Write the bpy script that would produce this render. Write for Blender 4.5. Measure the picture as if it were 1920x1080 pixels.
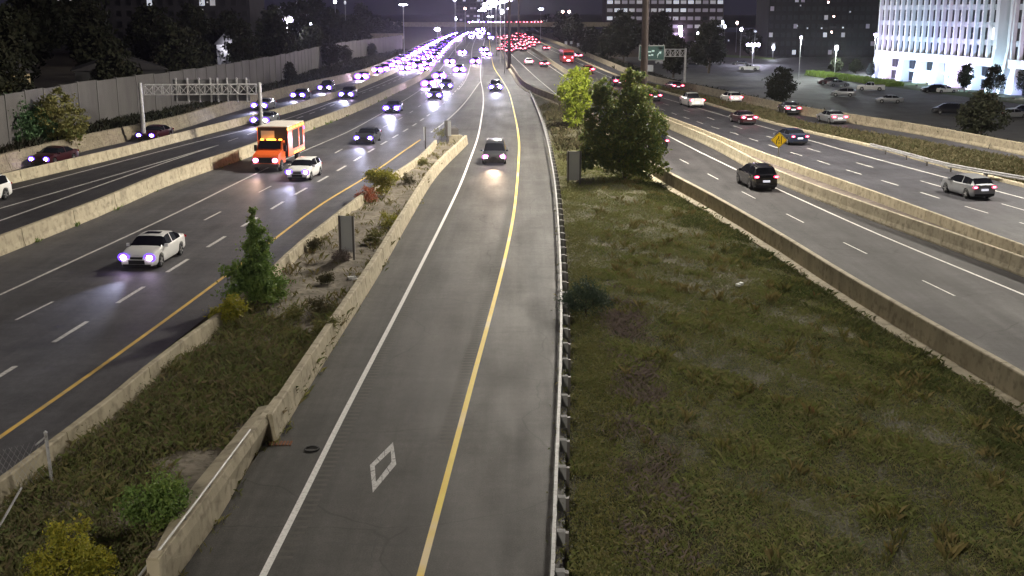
import bpy, math, random
import numpy as np
PI = math.pi
R = math.radians
random.seed(7); rng = np.random.default_rng(7)
scene = bpy.context.scene
C = scene.collection
for o in list(bpy.data.objects): bpy.data.objects.remove(o)

# ------------------------------------------------------------------ camera, sky, exposure
CAM_H, FOC, HORIZON = 12.5, 2100.0, 20.0
PITCH = math.atan((540 - HORIZON) / FOC)
cam_data = bpy.data.cameras.new('camera'); cam = bpy.data.objects.new('camera', cam_data); C.objects.link(cam)
cam.location = (0, 0, CAM_H); cam.rotation_euler = (PI / 2 - PITCH, 0, 0)
cam_data.sensor_width = 36; cam_data.lens = 36 * FOC / 1920; cam_data.clip_start = 0.5; cam_data.clip_end = 6000
scene.camera = cam
world = bpy.data.worlds.new('World'); scene.world = world; world.use_nodes = True
wn = world.node_tree.nodes; bg = wn['Background']
bg.inputs['Color'].default_value = (0.62, 0.58, 1.0, 1); bg.inputs['Strength'].default_value = 0.024
scene.view_settings.view_transform = 'Standard'; scene.view_settings.look = 'None'
scene.view_settings.exposure = 0.0; scene.view_settings.gamma = 1.0; scene.view_settings.use_curve_mapping = False
try:
    scene.cycles.use_denoising = True
    scene.cycles.max_bounces = 5; scene.cycles.sample_clamp_indirect = 4.0
    scene.cycles.use_light_tree = True
except Exception: pass
MAST_POWER = 102000.0
HEAD_POWER = 7000.0
HAZE, HAZE_G = 0.00006, 0.9

def at(px, py, z=0.0):
    """world point at height z that the photograph shows at pixel (px, py)"""
    x = (px - 960) / FOC; y = (540 - py) / FOC
    d = (x, math.cos(PITCH) + y * math.sin(PITCH), -math.sin(PITCH) + y * math.cos(PITCH))
    t = (z - CAM_H) / d[2]
    return (d[0] * t, d[1] * t, z)

class Line:
    """a line that runs along the road, x as a function of y"""
    def __init__(s, pts, z=0.0, off=0.0):
        P = sorted([at(p[0], p[1], z)[:2] for p in pts], key=lambda q: q[1])
        s.y = np.array([p[1] for p in P]); s.x = np.array([p[0] for p in P]) + off
    def __call__(s, y):
        y = float(y)
        if y < s.y[0]:
            k = (s.x[1] - s.x[0]) / (s.y[1] - s.y[0]); return float(s.x[0] + k * (y - s.y[0]))
        if y > s.y[-1]:
            k = (s.x[-1] - s.x[-2]) / (s.y[-1] - s.y[-2]); return float(s.x[-1] + k * (y - s.y[-1]))
        i = int(np.searchsorted(s.y, y)); i = min(max(i, 1), len(s.y) - 1); Y, X = s.y, s.x
        def tg(k):
            if k == 0 or k == len(Y) - 1: k0, k1 = (0, 1) if k == 0 else (k - 1, k); return (X[k1]-X[k0])/(Y[k1]-Y[k0])
            h0, h1 = Y[k]-Y[k-1], Y[k+1]-Y[k]; d0, d1 = (X[k]-X[k-1])/h0, (X[k+1]-X[k])/h1
            return (d0*h1 + d1*h0)/(h0 + h1)
        h = Y[i]-Y[i-1]; t = (y - Y[i-1])/h; a, b = tg(i-1)*h, tg(i)*h
        return float((2*t**3-3*t*t+1)*X[i-1] + (t**3-2*t*t+t)*a + (3*t*t-2*t**3)*X[i] + (t**3-t*t)*b)
    def slope(s, y, h=6.0):
        return (s(y + h) - s(y - h)) / (2 * h)

# ------------------------------------------------------------------ lines measured along the roads
L_F = Line([(0,325),(170,280),(325,245),(420,215),(470,200),(550,178),(670,148),(745,117),(795,88),(840,68),(880,56),(900,50)])
L_E = Line([(0,350),(200,302),(325,269),(420,244),(493,225),(620,187),(700,155),(760,127),(805,97),(848,72),(884,58),(903,50)])
L_D = Line([(0,481),(200,400),(300,355),(480,290),(570,249),(640,222),(740,176),(798,145),(818,118),(832,100),(850,80),(872,66),(894,57),(908,50)])
L_CS = Line([(12,359),(200,310),(370,266),(480,239),(650,182),(740,146),(790,119),(822,94),(858,71),(890,58)])
L_CU = Line([(0,391),(325,297),(410,272)])
L_CL = Line([(0,414),(325,300),(410,272)])
L_CD = Line([(410,271),(428,265),(460,254),(493,242.5),(517,236),(560,221),(600,206.5),(650,186),(740,152),(796,124),(826,98),(850,80)])
L_WL = Line([(0,553),(325,402),(475,328),(570,283),(640,253),(715,213),(790,167),(823,133),(847,100),(866,78),(888,64),(903,54)])
L_L1 = Line([(30,600),(97,567),(383,413),(485,361),(628,287),(718,239),(755,220),(793,194),(835,150),(862,110),(880,80),(899,60)])
L_D1 = Line([(8,700),(136,620),(242,555),(335,497),(403,455),(460,421),(512,390),(558,362),(598,340),(650,310),(703,278),(744,254),(777,234),(815,207),(838,188),(853,172),(867,155),(875,140)])
L_X1 = Line([(850,178),(865,162),(878,138),(881,127),(886,88),(896,66),(908,54)])
L_Y1 = Line([(0,820),(115,740),(430,512),(502,458),(600,385),(690,330),(762,280),(790,261)])
L_G = Line([(0,893),(201,744),(285,675),(555,466),(690,360),(815,268),(846.7,218),(901.7,152),(904,107),(910,70),(916,54)])
L_GL = Line([(800,254),(823,238),(846.7,218),(901.7,152)])
L_W1 = Line([(493,1080),(578.4,910),(633,800),(684.7,700),(737,600),(788,500),(838,400),(861.5,350),(882,297),(894,264),(903,219.6),(906.4,190),(905.5,172),(901.7,152),(903.5,107),(910,70),(916,56)])
L_Y2 = Line([(788,1080),(833.8,910),(863,800),(889.7,700),(917,600),(943,500),(963.4,400),(969,350),(972,308),(973.3,270),(971,246),(966,219.6),(959.3,190),(955,175),(940,148),(928,130),(921.7,108),(918,80)])
L_RAIL = Line([(1036,1080),(1042,910),(1046.5,800),(1050.5,700),(1052.5,600),(1051,500),(1045.5,400),(1040,340),(1030,282),(1017,231.5),(1005,199),(997,180)], z=0.72)
L_B = Line([(1920,784),(1863,747),(1758,682),(1566,560),(1440,474),(1320,397),(1227,342),(1118,240),(1063,207),(1033,192),(995,176),(958,138),(945,112),(936,86),(930,66),(924,54)])
L_RL = Line([(978,120),(1007,147),(1050,183),(1120,245)])
L_SR = Line([(1027,122),(1072,152),(1122,183),(1245,251),(1320,289),(1382,319),(1507,377),(1632,433),(1920,553)])
L_DR = Line([(1329,327),(1392,360),(1476,402),(1582,455),(1734,528)])
L_C1 = Line([(1920,520),(1454,342),(1339,280),(1235,233),(1150,190),(1090,158),(1040,125),(1005,100),(975,78),(955,62),(938,52)])
L_C2 = Line([(1920,455),(1673,367),(1423,280),(1290,230),(1210,201),(1125,165),(1060,127),(1012,97),(978,74),(957,60),(939,51)], z=0.95)
L_R1 = Line([(1252,209),(1292,223),(1342,240),(1373,249),(1481,285),(1529,300),(1582,317),(1645,336),(1714,357),(1803,385),(1904,415)])
L_R2 = Line([(1253,197),(1288,208),(1329,221),(1378,237),(1521,280),(1612,307),(1736,342),(1909,391)])
L_ER = Line([(1920,372),(1773,333),(1576,280),(1453,244),(1372,221),(1317,205),(1212,174),(1160,152),(1117,133),(1060,106),(1010,84),(975,66),(950,55)])
L_K = Line([(1920,352),(1762,312),(1631,276),(1500,246),(1325,196),(1212,164),(1170,148),(1125,130),(1070,105),(1018,82),(980,65),(953,54)])
L_P1 = Line([(1920,303),(1697,262),(1500,229),(1457,212),(1340,185),(1212,157),(1175,146),(1130,129),(1076,104),(1024,82),(984,65),(956,54)])
L_P2 = Line([(1920,293),(1719,253),(1500,216),(1433,202),(1310,174),(1213,152),(1180,141),(1135,122),(1085,100),(1035,80),(990,64),(962,54)])

# ------------------------------------------------------------------ mesh helpers
class MB:
    def __init__(s): s.v = []; s.f = []; s.m = []; s.sm = []
    def face(s, pts, m=0, smooth=False):
        n = len(s.v); s.v += [tuple(p) for p in pts]; s.f.append(tuple(range(n, n + len(pts)))); s.m.append(m); s.sm.append(smooth)
    def mesh(s, verts, faces, m=0, smooth=False):
        n = len(s.v); s.v += [tuple(p) for p in verts]
        for f in faces: s.f.append(tuple(n + i for i in f)); s.m.append(m); s.sm.append(smooth)
    def box(s, a, b, m=0):
        (x0,y0,z0),(x1,y1,z1) = a, b
        V = [(x0,y0,z0),(x1,y0,z0),(x1,y1,z0),(x0,y1,z0),(x0,y0,z1),(x1,y0,z1),(x1,y1,z1),(x0,y1,z1)]
        s.mesh(V, [(0,3,2,1),(4,5,6,7),(0,1,5,4),(1,2,6,5),(2,3,7,6),(3,0,4,7)], m)
    def tube(s, p, q, r0, r1=None, n=8, m=0, cap=True, smooth=True):
        r1 = r0 if r1 is None else r1
        p = np.array(p, float); q = np.array(q, float); d = q - p; l = np.linalg.norm(d)
        if l < 1e-9: return
        d /= l; a = np.cross(d, (0,0,1)) if abs(d[2]) < .9 else np.cross(d, (1,0,0)); a /= np.linalg.norm(a); b = np.cross(d, a)
        V = []
        for c, r in ((p, r0), (q, r1)):
            for i in range(n):
                t = 2 * PI * i / n; V.append(c + r * (math.cos(t) * a + math.sin(t) * b))
        F = [(i, (i+1) % n, n + (i+1) % n, n + i) for i in range(n)]
        s.mesh(V, F, m, smooth)
        if cap:
            s.mesh(V[:n], [tuple(range(n))[::-1]], m); s.mesh(V[n:], [tuple(range(n))], m)
    def bar(s, p, q, w, h=None, m=0):
        """square bar from p to q"""
        h = w if h is None else h
        p = np.array(p, float); q = np.array(q, float); d = q - p; d /= np.linalg.norm(d)
        a = np.cross(d, (0,0,1)) if abs(d[2]) < .95 else np.array((1.,0,0)); a /= np.linalg.norm(a); b = np.cross(a, d)
        V = [c + sx * w/2 * a + sz * h/2 * b for c in (p, q) for sx, sz in ((-1,-1),(1,-1),(1,1),(-1,1))]
        s.mesh(V, [(0,1,2,3),(7,6,5,4),(0,4,5,1),(1,5,6,2),(2,6,7,3),(3,7,4,0)], m)
    def disc(s, c, rx, rz, ny=0.03, m=0, n=14, sy=1):
        """elliptic lens facing +y*sy, domed"""
        x, y, z = c
        V = [(x, y + sy * ny, z)]
        for k, (f, g) in enumerate(((.75, .75), (1, 0))):
            for i in range(n):
                t = 2 * PI * i / n; V.append((x + rx * f * math.cos(t), y + sy * ny * g, z + rz * f * math.sin(t)))
        F = [(0, 1 + i, 1 + (i+1) % n) for i in range(n)] + [(1 + i, 1 + n + i, 1 + n + (i+1) % n, 1 + (i+1) % n) for i in range(n)]
        s.mesh(V, F, m, True)
    def data(s, name, mats):
        me = bpy.data.meshes.new(name); me.from_pydata([tuple(map(float, p)) for p in s.v], [], s.f)
        for m in (mats if isinstance(mats, (list, tuple)) else [mats]): me.materials.append(m)
        me.polygons.foreach_set('material_index', s.m); me.polygons.foreach_set('use_smooth', s.sm); me.update()
        return me
    def build(s, name, mats, parent=None, **k):
        return link(name, s.data(name, mats), parent, **k)

def tag(o, label=None, cat=None, group=None, kind=None):
    if label: o['label'] = label
    if cat: o['category'] = cat
    if group: o['group'] = group
    if kind: o['kind'] = kind
    return o
def link(name, data, parent=None, loc=None, rz=None, **k):
    o = bpy.data.objects.new(name, data); C.objects.link(o)
    if parent is not None: o.parent = parent
    if loc is not None: o.location = loc
    if rz is not None: o.rotation_euler = (0, 0, rz)
    return tag(o, **k)
def thing(name, label, cat, loc=(0,0,0), rz=0, group=None):
    return link(name, None, None, loc, rz, label=label, cat=cat, group=group)
CH = {}
def part(name, mb, mats, parent, **k):
    o = mb.build(name, mats, parent, **k); CH.setdefault(parent.name, []).append(o); return o
def partd(name, data, parent, loc=None, rz=None, **k):
    o = link(name, data, parent, loc, rz, **k); CH.setdefault(parent.name, []).append(o); return o
def copy_tree(o, parent=None):
    c = o.copy(); C.objects.link(c)
    if parent is not None: c.parent = parent
    for ch in CH.get(o.name, []):
        d = copy_tree(ch, c); CH.setdefault(c.name, []).append(d)
    return c

# ------------------------------------------------------------------ materials
def new_mat(name):
    m = bpy.data.materials.new(name); m.use_nodes = True
    nt = m.node_tree; return m, nt, nt.nodes['Principled BSDF']
def simple(name, col, rough=.6, metal=0., spec=None, coat=0.):
    m, nt, b = new_mat(name)
    b.inputs['Base Color'].default_value = (*col, 1); b.inputs['Roughness'].default_value = rough; b.inputs['Metallic'].default_value = metal
    if spec is not None: b.inputs['Specular IOR Level'].default_value = spec
    if coat: b.inputs['Coat Weight'].default_value = coat; b.inputs['Coat Roughness'].default_value = .05
    return m
def glow(name, col, strength):
    m, nt, b = new_mat(name)
    b.inputs['Base Color'].default_value = (*[min(1, c) for c in col], 1); b.inputs['Emission Color'].default_value = (*col, 1)
    b.inputs['Emission Strength'].default_value = strength; b.inputs['Roughness'].default_value = .3
    return m
def noisy(name, c1, c2, scale=3., rough=.85, detail=6, stretch=(1,1,1), bump=.0, bscale=None, extra=None, spec=.5, c3=None, scale3=30.):
    """colour varies between c1 and c2 with noise; optional fine third tone and bump"""
    m, nt, b = new_mat(name); N, Lk = nt.nodes, nt.links
    tc = N.new('ShaderNodeTexCoord'); mp = N.new('ShaderNodeMapping'); mp.inputs['Scale'].default_value = stretch
    Lk.new(tc.outputs['Object'], mp.inputs['Vector'])
    n1 = N.new('ShaderNodeTexNoise'); n1.inputs['Scale'].default_value = scale; n1.inputs['Detail'].default_value = detail; n1.inputs['Roughness'].default_value = .6
    Lk.new(mp.outputs[0], n1.inputs['Vector'])
    rp = N.new('ShaderNodeValToRGB'); rp.color_ramp.elements[0].position = .35; rp.color_ramp.elements[1].position = .65
    rp.color_ramp.elements[0].color = (*c1, 1); rp.color_ramp.elements[1].color = (*c2, 1)
    Lk.new(n1.outputs['Fac'], rp.inputs[0]); col = rp.outputs[0]
    if c3:
        n3 = N.new('ShaderNodeTexNoise'); n3.inputs['Scale'].default_value = scale3; n3.inputs['Detail'].default_value = 4
        Lk.new(tc.outputs['Object'], n3.inputs['Vector'])
        r3 = N.new('ShaderNodeValToRGB'); r3.color_ramp.elements[0].position = .5; r3.color_ramp.elements[1].position = .68
        Lk.new(n3.outputs['Fac'], r3.inputs[0])
        mx = N.new('ShaderNodeMix'); mx.data_type = 'RGBA'; Lk.new(r3.outputs[0], mx.inputs[0]); Lk.new(col, mx.inputs[6]); mx.inputs[7].default_value = (*c3, 1); col = mx.outputs[2]
    Lk.new(col, b.inputs['Base Color']); b.inputs['Roughness'].default_value = rough; b.inputs['Specular IOR Level'].default_value = spec
    if bump:
        n2 = N.new('ShaderNodeTexNoise'); n2.inputs['Scale'].default_value = bscale or scale * 8; n2.inputs['Detail'].default_value = 5
        Lk.new(tc.outputs['Object'], n2.inputs['Vector'])
        bp = N.new('ShaderNodeBump'); bp.inputs['Strength'].default_value = bump; bp.inputs['Distance'].default_value = .05
        Lk.new(n2.outputs['Fac'], bp.inputs['Height']); Lk.new(bp.outputs[0], b.inputs['Normal'])
    return m

def asphalt(name, c, rough=.55, streak=.5, crack=False):
    """asphalt: mottled patches, wheel-track streaks along y, aggregate speckle"""
    m, nt, b = new_mat(name); N, Lk = nt.nodes, nt.links
    tc = N.new('ShaderNodeTexCoord')
    def noise(scale, st=(1,1,1), det=5):
        mp = N.new('ShaderNodeMapping'); mp.inputs['Scale'].default_value = st; Lk.new(tc.outputs['Object'], mp.inputs['Vector'])
        n = N.new('ShaderNodeTexNoise'); n.inputs['Scale'].default_value = scale; n.inputs['Detail'].default_value = det; n.inputs['Roughness'].default_value = .65
        Lk.new(mp.outputs[0], n.inputs['Vector']); return n.outputs['Fac']
    def rng_(v, lo, hi, a=.3, bb=.7):
        r = N.new('ShaderNodeMapRange'); r.inputs[1].default_value = a; r.inputs[2].default_value = bb; r.inputs[3].default_value = lo; r.inputs[4].default_value = hi
        Lk.new(v, r.inputs[0]); return r.outputs[0]
    def mul(a, b_):
        k = N.new('ShaderNodeMath'); k.operation = 'MULTIPLY'; Lk.new(a, k.inputs[0]); Lk.new(b_, k.inputs[1]); return k.outputs[0]
    v = mul(rng_(noise(.22), .72, 1.25), rng_(noise(1.0, (1.1, .03, 1)), 1 - .35 * streak, 1 + .35 * streak))
    v = mul(v, rng_(noise(26, det=3), .62, 1.45))
    v = mul(v, rng_(noise(.9, (.35, 2.2, 1), 6), .86, 1.16)); v = mul(v, rng_(noise(5, (1, .6, 1), 6), .84, 1.2))
    if crack:
        mp = N.new('ShaderNodeMapping'); mp.inputs['Scale'].default_value = (.1, .13, 1); Lk.new(tc.outputs['Object'], mp.inputs['Vector'])
        nn = N.new('ShaderNodeTexNoise'); nn.inputs['Scale'].default_value = 3; Lk.new(mp.outputs[0], nn.inputs['Vector'])
        ad = N.new('ShaderNodeMixRGB'); ad.inputs[0].default_value = .14; Lk.new(mp.outputs[0], ad.inputs[1]); Lk.new(nn.outputs['Color'], ad.inputs[2])
        vo = N.new('ShaderNodeTexVoronoi'); vo.feature = 'DISTANCE_TO_EDGE'; vo.inputs['Scale'].default_value = 1.6; Lk.new(ad.outputs[0], vo.inputs['Vector'])
        v = mul(v, rng_(vo.outputs['Distance'], .55, 1, .0, .006))
    cb = N.new('ShaderNodeMixRGB'); cb.blend_type = 'MULTIPLY'; cb.inputs[0].default_value = 1; cb.inputs[1].default_value = (*c, 1); Lk.new(v, cb.inputs[2])
    Lk.new(cb.outputs[0], b.inputs['Base Color'])
    Lk.new(rng_(noise(.5, (1, .25, 1)), rough - .08, rough + .1), b.inputs['Roughness'])
    b.inputs['Specular IOR Level'].default_value = .28
    bp = N.new('ShaderNodeBump'); bp.inputs['Strength'].default_value = .4; bp.inputs['Distance'].default_value = .02
    Lk.new(noise(60, det=2), bp.inputs['Height']); Lk.new(bp.outputs[0], b.inputs['Normal'])
    return m

def leafy(name, cols, rough=.6, pscale=.8, trans=.25, gain=2.3):
    """foliage / grass: every leaf takes a shade, patches drift between tones"""
    m, nt, b = new_mat(name); N, Lk = nt.nodes, nt.links
    g = N.new('ShaderNodeNewGeometry'); tc = N.new('ShaderNodeTexCoord')
    n = N.new('ShaderNodeTexNoise'); n.inputs['Scale'].default_value = pscale; n.inputs['Detail'].default_value = 4; n.inputs['Roughness'].default_value = .65
    Lk.new(tc.outputs['Object'], n.inputs['Vector'])
    a = N.new('ShaderNodeMath'); a.operation = 'MULTIPLY_ADD'; a.inputs[1].default_value = .45; Lk.new(g.outputs['Random Per Island'], a.inputs[0])
    s = N.new('ShaderNodeMath'); s.operation = 'MULTIPLY_ADD'; s.inputs[1].default_value = 1.9; s.inputs[2].default_value = -.68; Lk.new(n.outputs['Fac'], s.inputs[0]); Lk.new(s.outputs[0], a.inputs[2])
    rp = N.new('ShaderNodeValToRGB'); e = rp.color_ramp.elements
    while len(e) < len(cols): e.new(.5)
    for i, c in enumerate(cols): e[i].position = i / (len(cols) - 1); e[i].color = (*[min(.6, q * gain) for q in c], 1)
    Lk.new(a.outputs[0], rp.inputs[0]); Lk.new(rp.outputs[0], b.inputs['Base Color']); b.inputs['Roughness'].default_value = rough
    b.inputs['Specular IOR Level'].default_value = .25
    if trans:
        out = N['Material Output']; t = N.new('ShaderNodeBsdfTranslucent'); Lk.new(rp.outputs[0], t.inputs[0]); mx = N.new('ShaderNodeMixShader'); mx.inputs[0].default_value = trans
        Lk.new(b.outputs[0], mx.inputs[1]); Lk.new(t.outputs[0], mx.inputs[2]); Lk.new(mx.outputs[0], out.inputs[0])
    return m

M = {}
M['hov'] = asphalt('hov_asphalt', (.050, .047, .043), .66, 1.0, True)
M['exp'] = asphalt('express_asphalt', (.078, .077, .082), .56, .45)
M['col'] = asphalt('collector_asphalt', (.031, .030, .034), .6, .3)
M['rroad'] = asphalt('right_asphalt', (.034, .032, .034), .7, .9, True)
M['rexp'] = asphalt('right_express_asphalt', (.040, .040, .048), .6, .4)
M['lot'] = asphalt('lot_asphalt', (.10, .10, .098), .7, .1)
M['conc'] = noisy('concrete', (.36, .315, .22), (.50, .44, .315), .7, .85, bump=.2, bscale=25, stretch=(1,1.6,.25), c3=(.27,.235,.165), scale3=3)
M['conc_face'] = noisy('weathered_concrete', (.20, .17, .115), (.30, .26, .185), 1.0, .9, bump=.25, bscale=25, c3=(.14,.12,.085), scale3=5)
M['soil'] = noisy('dusty_soil', (.12, .10, .075), (.27, .235, .18), .8, .95, bump=.9, bscale=7, c3=(.09,.08,.05), scale3=3.5)
M['ground'] = noisy('ground_soil', (.028, .028, .014), (.06, .05, .026), .5, .95, bump=.8, bscale=5)
M['verge'] = noisy('verge_soil', (.05, .036, .022), (.085, .065, .04), .6, .95, bump=.6, bscale=5)
M['white'] = noisy('white_paint', (.50, .49, .47), (.72, .71, .68), 5, .6, c3=(.3,.3,.29), scale3=9)
M['whitebright'] = noisy('white_paint_fresh', (.80, .79, .76), (.88, .87, .84), 5, .5, c3=(.62,.61,.58), scale3=12)
M['yellow'] = noisy('yellow_paint', (.80, .55, .015), (.90, .68, .05), .35, .55, stretch=(.1, 1, 1), c3=(.75,.60,.32), scale3=.28)
M['yellow1'] = noisy('yellow_paint_worn', (.60, .40, .10), (.78, .52, .12), 1, .6, c3=(.5,.4,.2), scale3=3)
M['steel'] = noisy('galvanised_steel', (.33, .33, .34), (.52, .52, .53), 4, .45, c3=(.25,.24,.23), scale3=12)
M['darksteel'] = simple('dark_steel', (.10, .09, .085), .6)
M['mast'] = noisy('weathering_steel', (.055, .040, .036), (.085, .062, .055), 2, .7)
M['alu'] = simple('sign_aluminium', (.42, .43, .44), .5, .3)
M['wood'] = simple('guardrail_block', (.26, .26, .255), .8)
M['noise'] = noisy('noise_wall_concrete', (.085, .08, .08), (.115, .11, .108), .6, .9, stretch=(1,1,.3), bump=.3, bscale=12)
M['bark'] = noisy('bark', (.05, .04, .03), (.10, .08, .06), 6, .9)
M['rubber'] = simple('tyre_rubber', (.015, .015, .016), .8)
M['rim'] = simple('wheel_rim', (.45, .45, .46), .3, .8)
M['black'] = simple('black_trim', (.012, .012, .014), .45)
M['glass'] = simple('tinted_glass', (.010, .011, .014), .06, 0, .8)
M['plate'] = glow('number_plate', (.9, .9, 1.0), .8)
M['lens'] = glow('headlight_lens', (.88, .68, 1.0), 60)
M['halo'] = glow('headlight_halo_glow', (.13, .05, 1.0), 3.2)  # violet glow imitating the bloom around a headlight lens
M['lenswarm'] = glow('halogen_lens', (1.0, .74, .86), 55)
M['halowarm'] = glow('halogen_halo_glow', (.9, .18, .75), 2.2)  # pink version of the bloom glow, also on the truck work lights
M['lensfar'] = glow('headlight_lens_far', (.88, .64, 1.0), 240)
M['halofar'] = glow('headlight_halo_glow_far', (.22, .06, 1.0), 7)  # stronger imitated bloom for distant headlights
M['tail'] = glow('tail_light', (1.0, .03, .10), 7)
M['tailcore'] = glow('tail_light_core', (1.0, .38, .48), 10)
M['taildim'] = glow('reflector_red', (.5, .01, .02), .15)
M['amber'] = glow('amber_marker', (1.0, .45, .05), 7)
M['lamp'] = glow('led_lamp', (.80, .80, 1.0), 40)
M['lampviolet'] = glow('led_lamp_violet', (.72, .62, 1.0), 45)
M['lampwarm'] = glow('sodium_lamp', (1.0, .62, .55), 30)
M['winlit'] = glow('lit_window', (.80, .84, .95), .55)
M['windim'] = glow('dim_window', (.45, .42, .50), .16)
M['winmid'] = glow('half_lit_window', (.75, .75, .80), .24)
M['windark'] = simple('dark_window', (.007, .007, .010), .4)
PAINT = {'white': simple('white_car_paint', (.82, .82, .80), .35, 0, None, .6), 'silver': simple('silver_car_paint', (.32, .33, .35), .3, .5, None, .5),
  'black': simple('black_car_paint', (.010, .010, .014), .25, 0, None, .7), 'grey': simple('grey_car_paint', (.045, .048, .055), .3, .3, None, .5),
  'maroon': simple('maroon_car_paint', (.045, .008, .012), .3, .2, None, .6), 'blue': simple('blue_car_paint', (.022, .03, .06), .3, .3, None, .5),
  'red': simple('red_bus_paint', (.42, .035, .035), .4, 0, None, .3)}
# ------------------------------------------------------------------ ground and roads
YFAR = 880.0
def steps(y0, y1, near=4.0):
    ys = [y0]; 
    while ys[-1] < y1: ys.append(min(y1, ys[-1] + max(near, abs(ys[-1]) * .04)))
    return ys
def ribbon(name, L0, L1, y0, y1, z, mat, **k):
    b = MB(); ys = steps(y0, y1)
    V = [(L0(y), y, z) for y in ys] + [(L1(y), y, z) for y in ys]; n = len(ys)
    b.mesh(V, [(i, n + i, n + i + 1, i + 1) for i in range(n - 1)])
    return b.build(name, mat, **k)
def shift(L, d): return lambda y: L(y) + d

b = MB(); ys = steps(-150, 900, 10); n = len(ys)
b.mesh([(-2500, y, -.06) for y in ys] + [(L_P2(y) + 1.0, y, -.06) for y in ys], [(i, n+i, n+i+1, i+1) for i in range(n-1)])
b.face([(-2500,900,-.06), (L_P2(900)+1,900,-.06), (60,3800,-.06), (-2500,3800,-.06)])
# right of the outer wall the ground drops four metres to the parking lot
def lot_edge(y): return L_P2(y) + 11 + .02 * max(0, y - 100)
ys = steps(-150, 900, 10)
V = []
for y in ys: V += [(L_P2(y) + 1.0, y, -.02), (L_P2(y) + 4.5, y, -.35), (lot_edge(y), y, -4.03), (2500, y, -4.03)]
b.mesh(V, [(4*i+j, 4*i+j+1, 4*i+j+5, 4*i+j+4) for i in range(len(ys)-1) for j in range(3)])
b.face([(L_P2(900)+1, 900, -.02), (2500, 900, -4.03), (2500, 3800, -4.03), (60, 3800, -.02)])
b.build('ground', M['verge'], kind='structure')

ribbon('ramp_road', shift(L_F, .2), L_E, 10, 600, .0, M['col'], kind='structure')
ribbon('collector_road', L_E, L_D, 10, 700, .004, M['col'], kind='structure')
ribbon('express_road', L_D, L_G, 10, YFAR, .0, M['exp'], kind='structure')
L_M2 = Line([(334,1080),(400,992),(491,834),(518,800),(583.8,700),(648.7,600),(711,500),(770,400),(832,308),(864,270)])   # road side foot of the right median wall
def hovleft(y): return L_M2(y) if y < 109 else L_G(y)
b = MB(); ys = steps(8, 108.9) + steps(109.1, YFAR); n = len(ys)
def hovright(y): return (L_RAIL(y) + .25) if y < 165 else L_B(y) 
b.mesh([(hovleft(y), y, .004) for y in ys] + [(hovright(y), y, .004) for y in ys], [(i, n+i, n+i+1, i+1) for i in range(n-1)])
b.build('carpool_road', M['hov'], kind='structure')
ribbon('right_road', L_B, L_C1, 8, YFAR, .0, M['rroad'], kind='structure')
ribbon('right_express_road', L_C2, L_K, 8, YFAR, .0, M['rexp'], kind='structure')
ribbon('exit_road', L_P1, shift(L_P2, .3), 8, 700, .0, M['rexp'], kind='structure')
b = MB(); ys = steps(20, 420, 10); n = len(ys)
def lot_far(y): return 330
b.mesh([(lot_edge(y) + 3, y, -4.0) for y in ys] + [(lot_far(y), y, -4.0) for y in ys], [(i, n+i, n+i+1, i+1) for i in range(n-1)])
b.build('parking_lot', M['lot'], kind='structure')

# ------------------------------------------------------------------ painted lines
def stripe(name, L, y0, y1, w, mat, z=.010, off=0., **k):
    b = MB(); ys = steps(y0, y1, 2.0); n = len(ys)
    b.mesh([(L(y) + off - w/2, y, z) for y in ys] + [(L(y) + off + w/2, y, z) for y in ys], [(i, n+i, n+i+1, i+1) for i in range(n-1)])
    return b.build(name, mat, kind='structure', **k)
def dashes(name, L, starts, w, mat, ln=3.0, z=.010):
    b = MB()
    for y in starts:
        k = L.slope(y, 2); b.mesh([(L(y)-w/2, y, z), (L(y)+w/2, y, z), (L(y+ln)+w/2, y+ln, z), (L(y+ln)-w/2, y+ln, z)], [(0,1,2,3)])
    return b.build(name, mat, kind='structure')
stripe('white_edge_line', L_W1, 8, 700, .17, M['whitebright'])
stripe('yellow_edge_line', L_Y2, 8, 700, .17, M['yellow'])
stripe('yellow_edge_line', L_Y1, 8, 112, .17, M['yellow1'])
stripe('white_edge_line', L_WL, 8, 700, .15, M['white'])
stripe('white_edge_line', L_GL, 119, at(901.7,152)[1], .2, M['white'])
stripe('white_edge_line', L_X1, 185, 600, .15, M['white'])
stripe('white_edge_line', L_CS, 8, 500, .15, M['white'])
stripe('white_gore_line', L_CU, 8, at(410,272)[1], .15, M['white'])
stripe('white_gore_line', L_CL, 8, at(410,272)[1], .15, M['white'])
stripe('white_edge_line', L_SR, 8, 500, .15, M['white'])
stripe('white_edge_line', L_RL, 92, 500, .15, M['white'])
stripe('white_edge_line', L_ER, 8, 700, .15, M['white'])
y0 = at(0, 642)[1]; dashes('lane_dashes_wide', L_D1, [y0 + 6*k for k in range(-5, 28)], .20, M['white'])
ya = at(0, 600)[1]; dashes('lane_dashes', L_L1, [ya - 18, ya - 9, ya] + [at(0, p)[1] for p in (413, 361, 287)] + [at(0, 239)[1] + 9*k for k in range(0, 40)], .12, M['white'])
dashes('lane_dashes', L_CD, [at(0, 265)[1] + 6*k for k in range(0, 50)], .14, M['white'])
dashes('lane_dashes', L_DR, [at(0, 555)[1] + 9*k - 18 for k in range(0, 8)], .10, M['white'])
dashes('lane_dashes', L_R1, [at(0, 308)[1] + 5.8*k - 35 for k in range(0, 22)], .13, M['white'], 2.6)
dashes('lane_dashes', L_R2, [at(0, 316)[1] + 10.4*k - 41 for k in range(0, 24)], .12, M['white'])
dashes('lane_dashes', Line([(1000,62),(1040,78),(1117,122),(1250,180)]), [200 + 9*k for k in range(30)], .12, M['white'])
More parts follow.
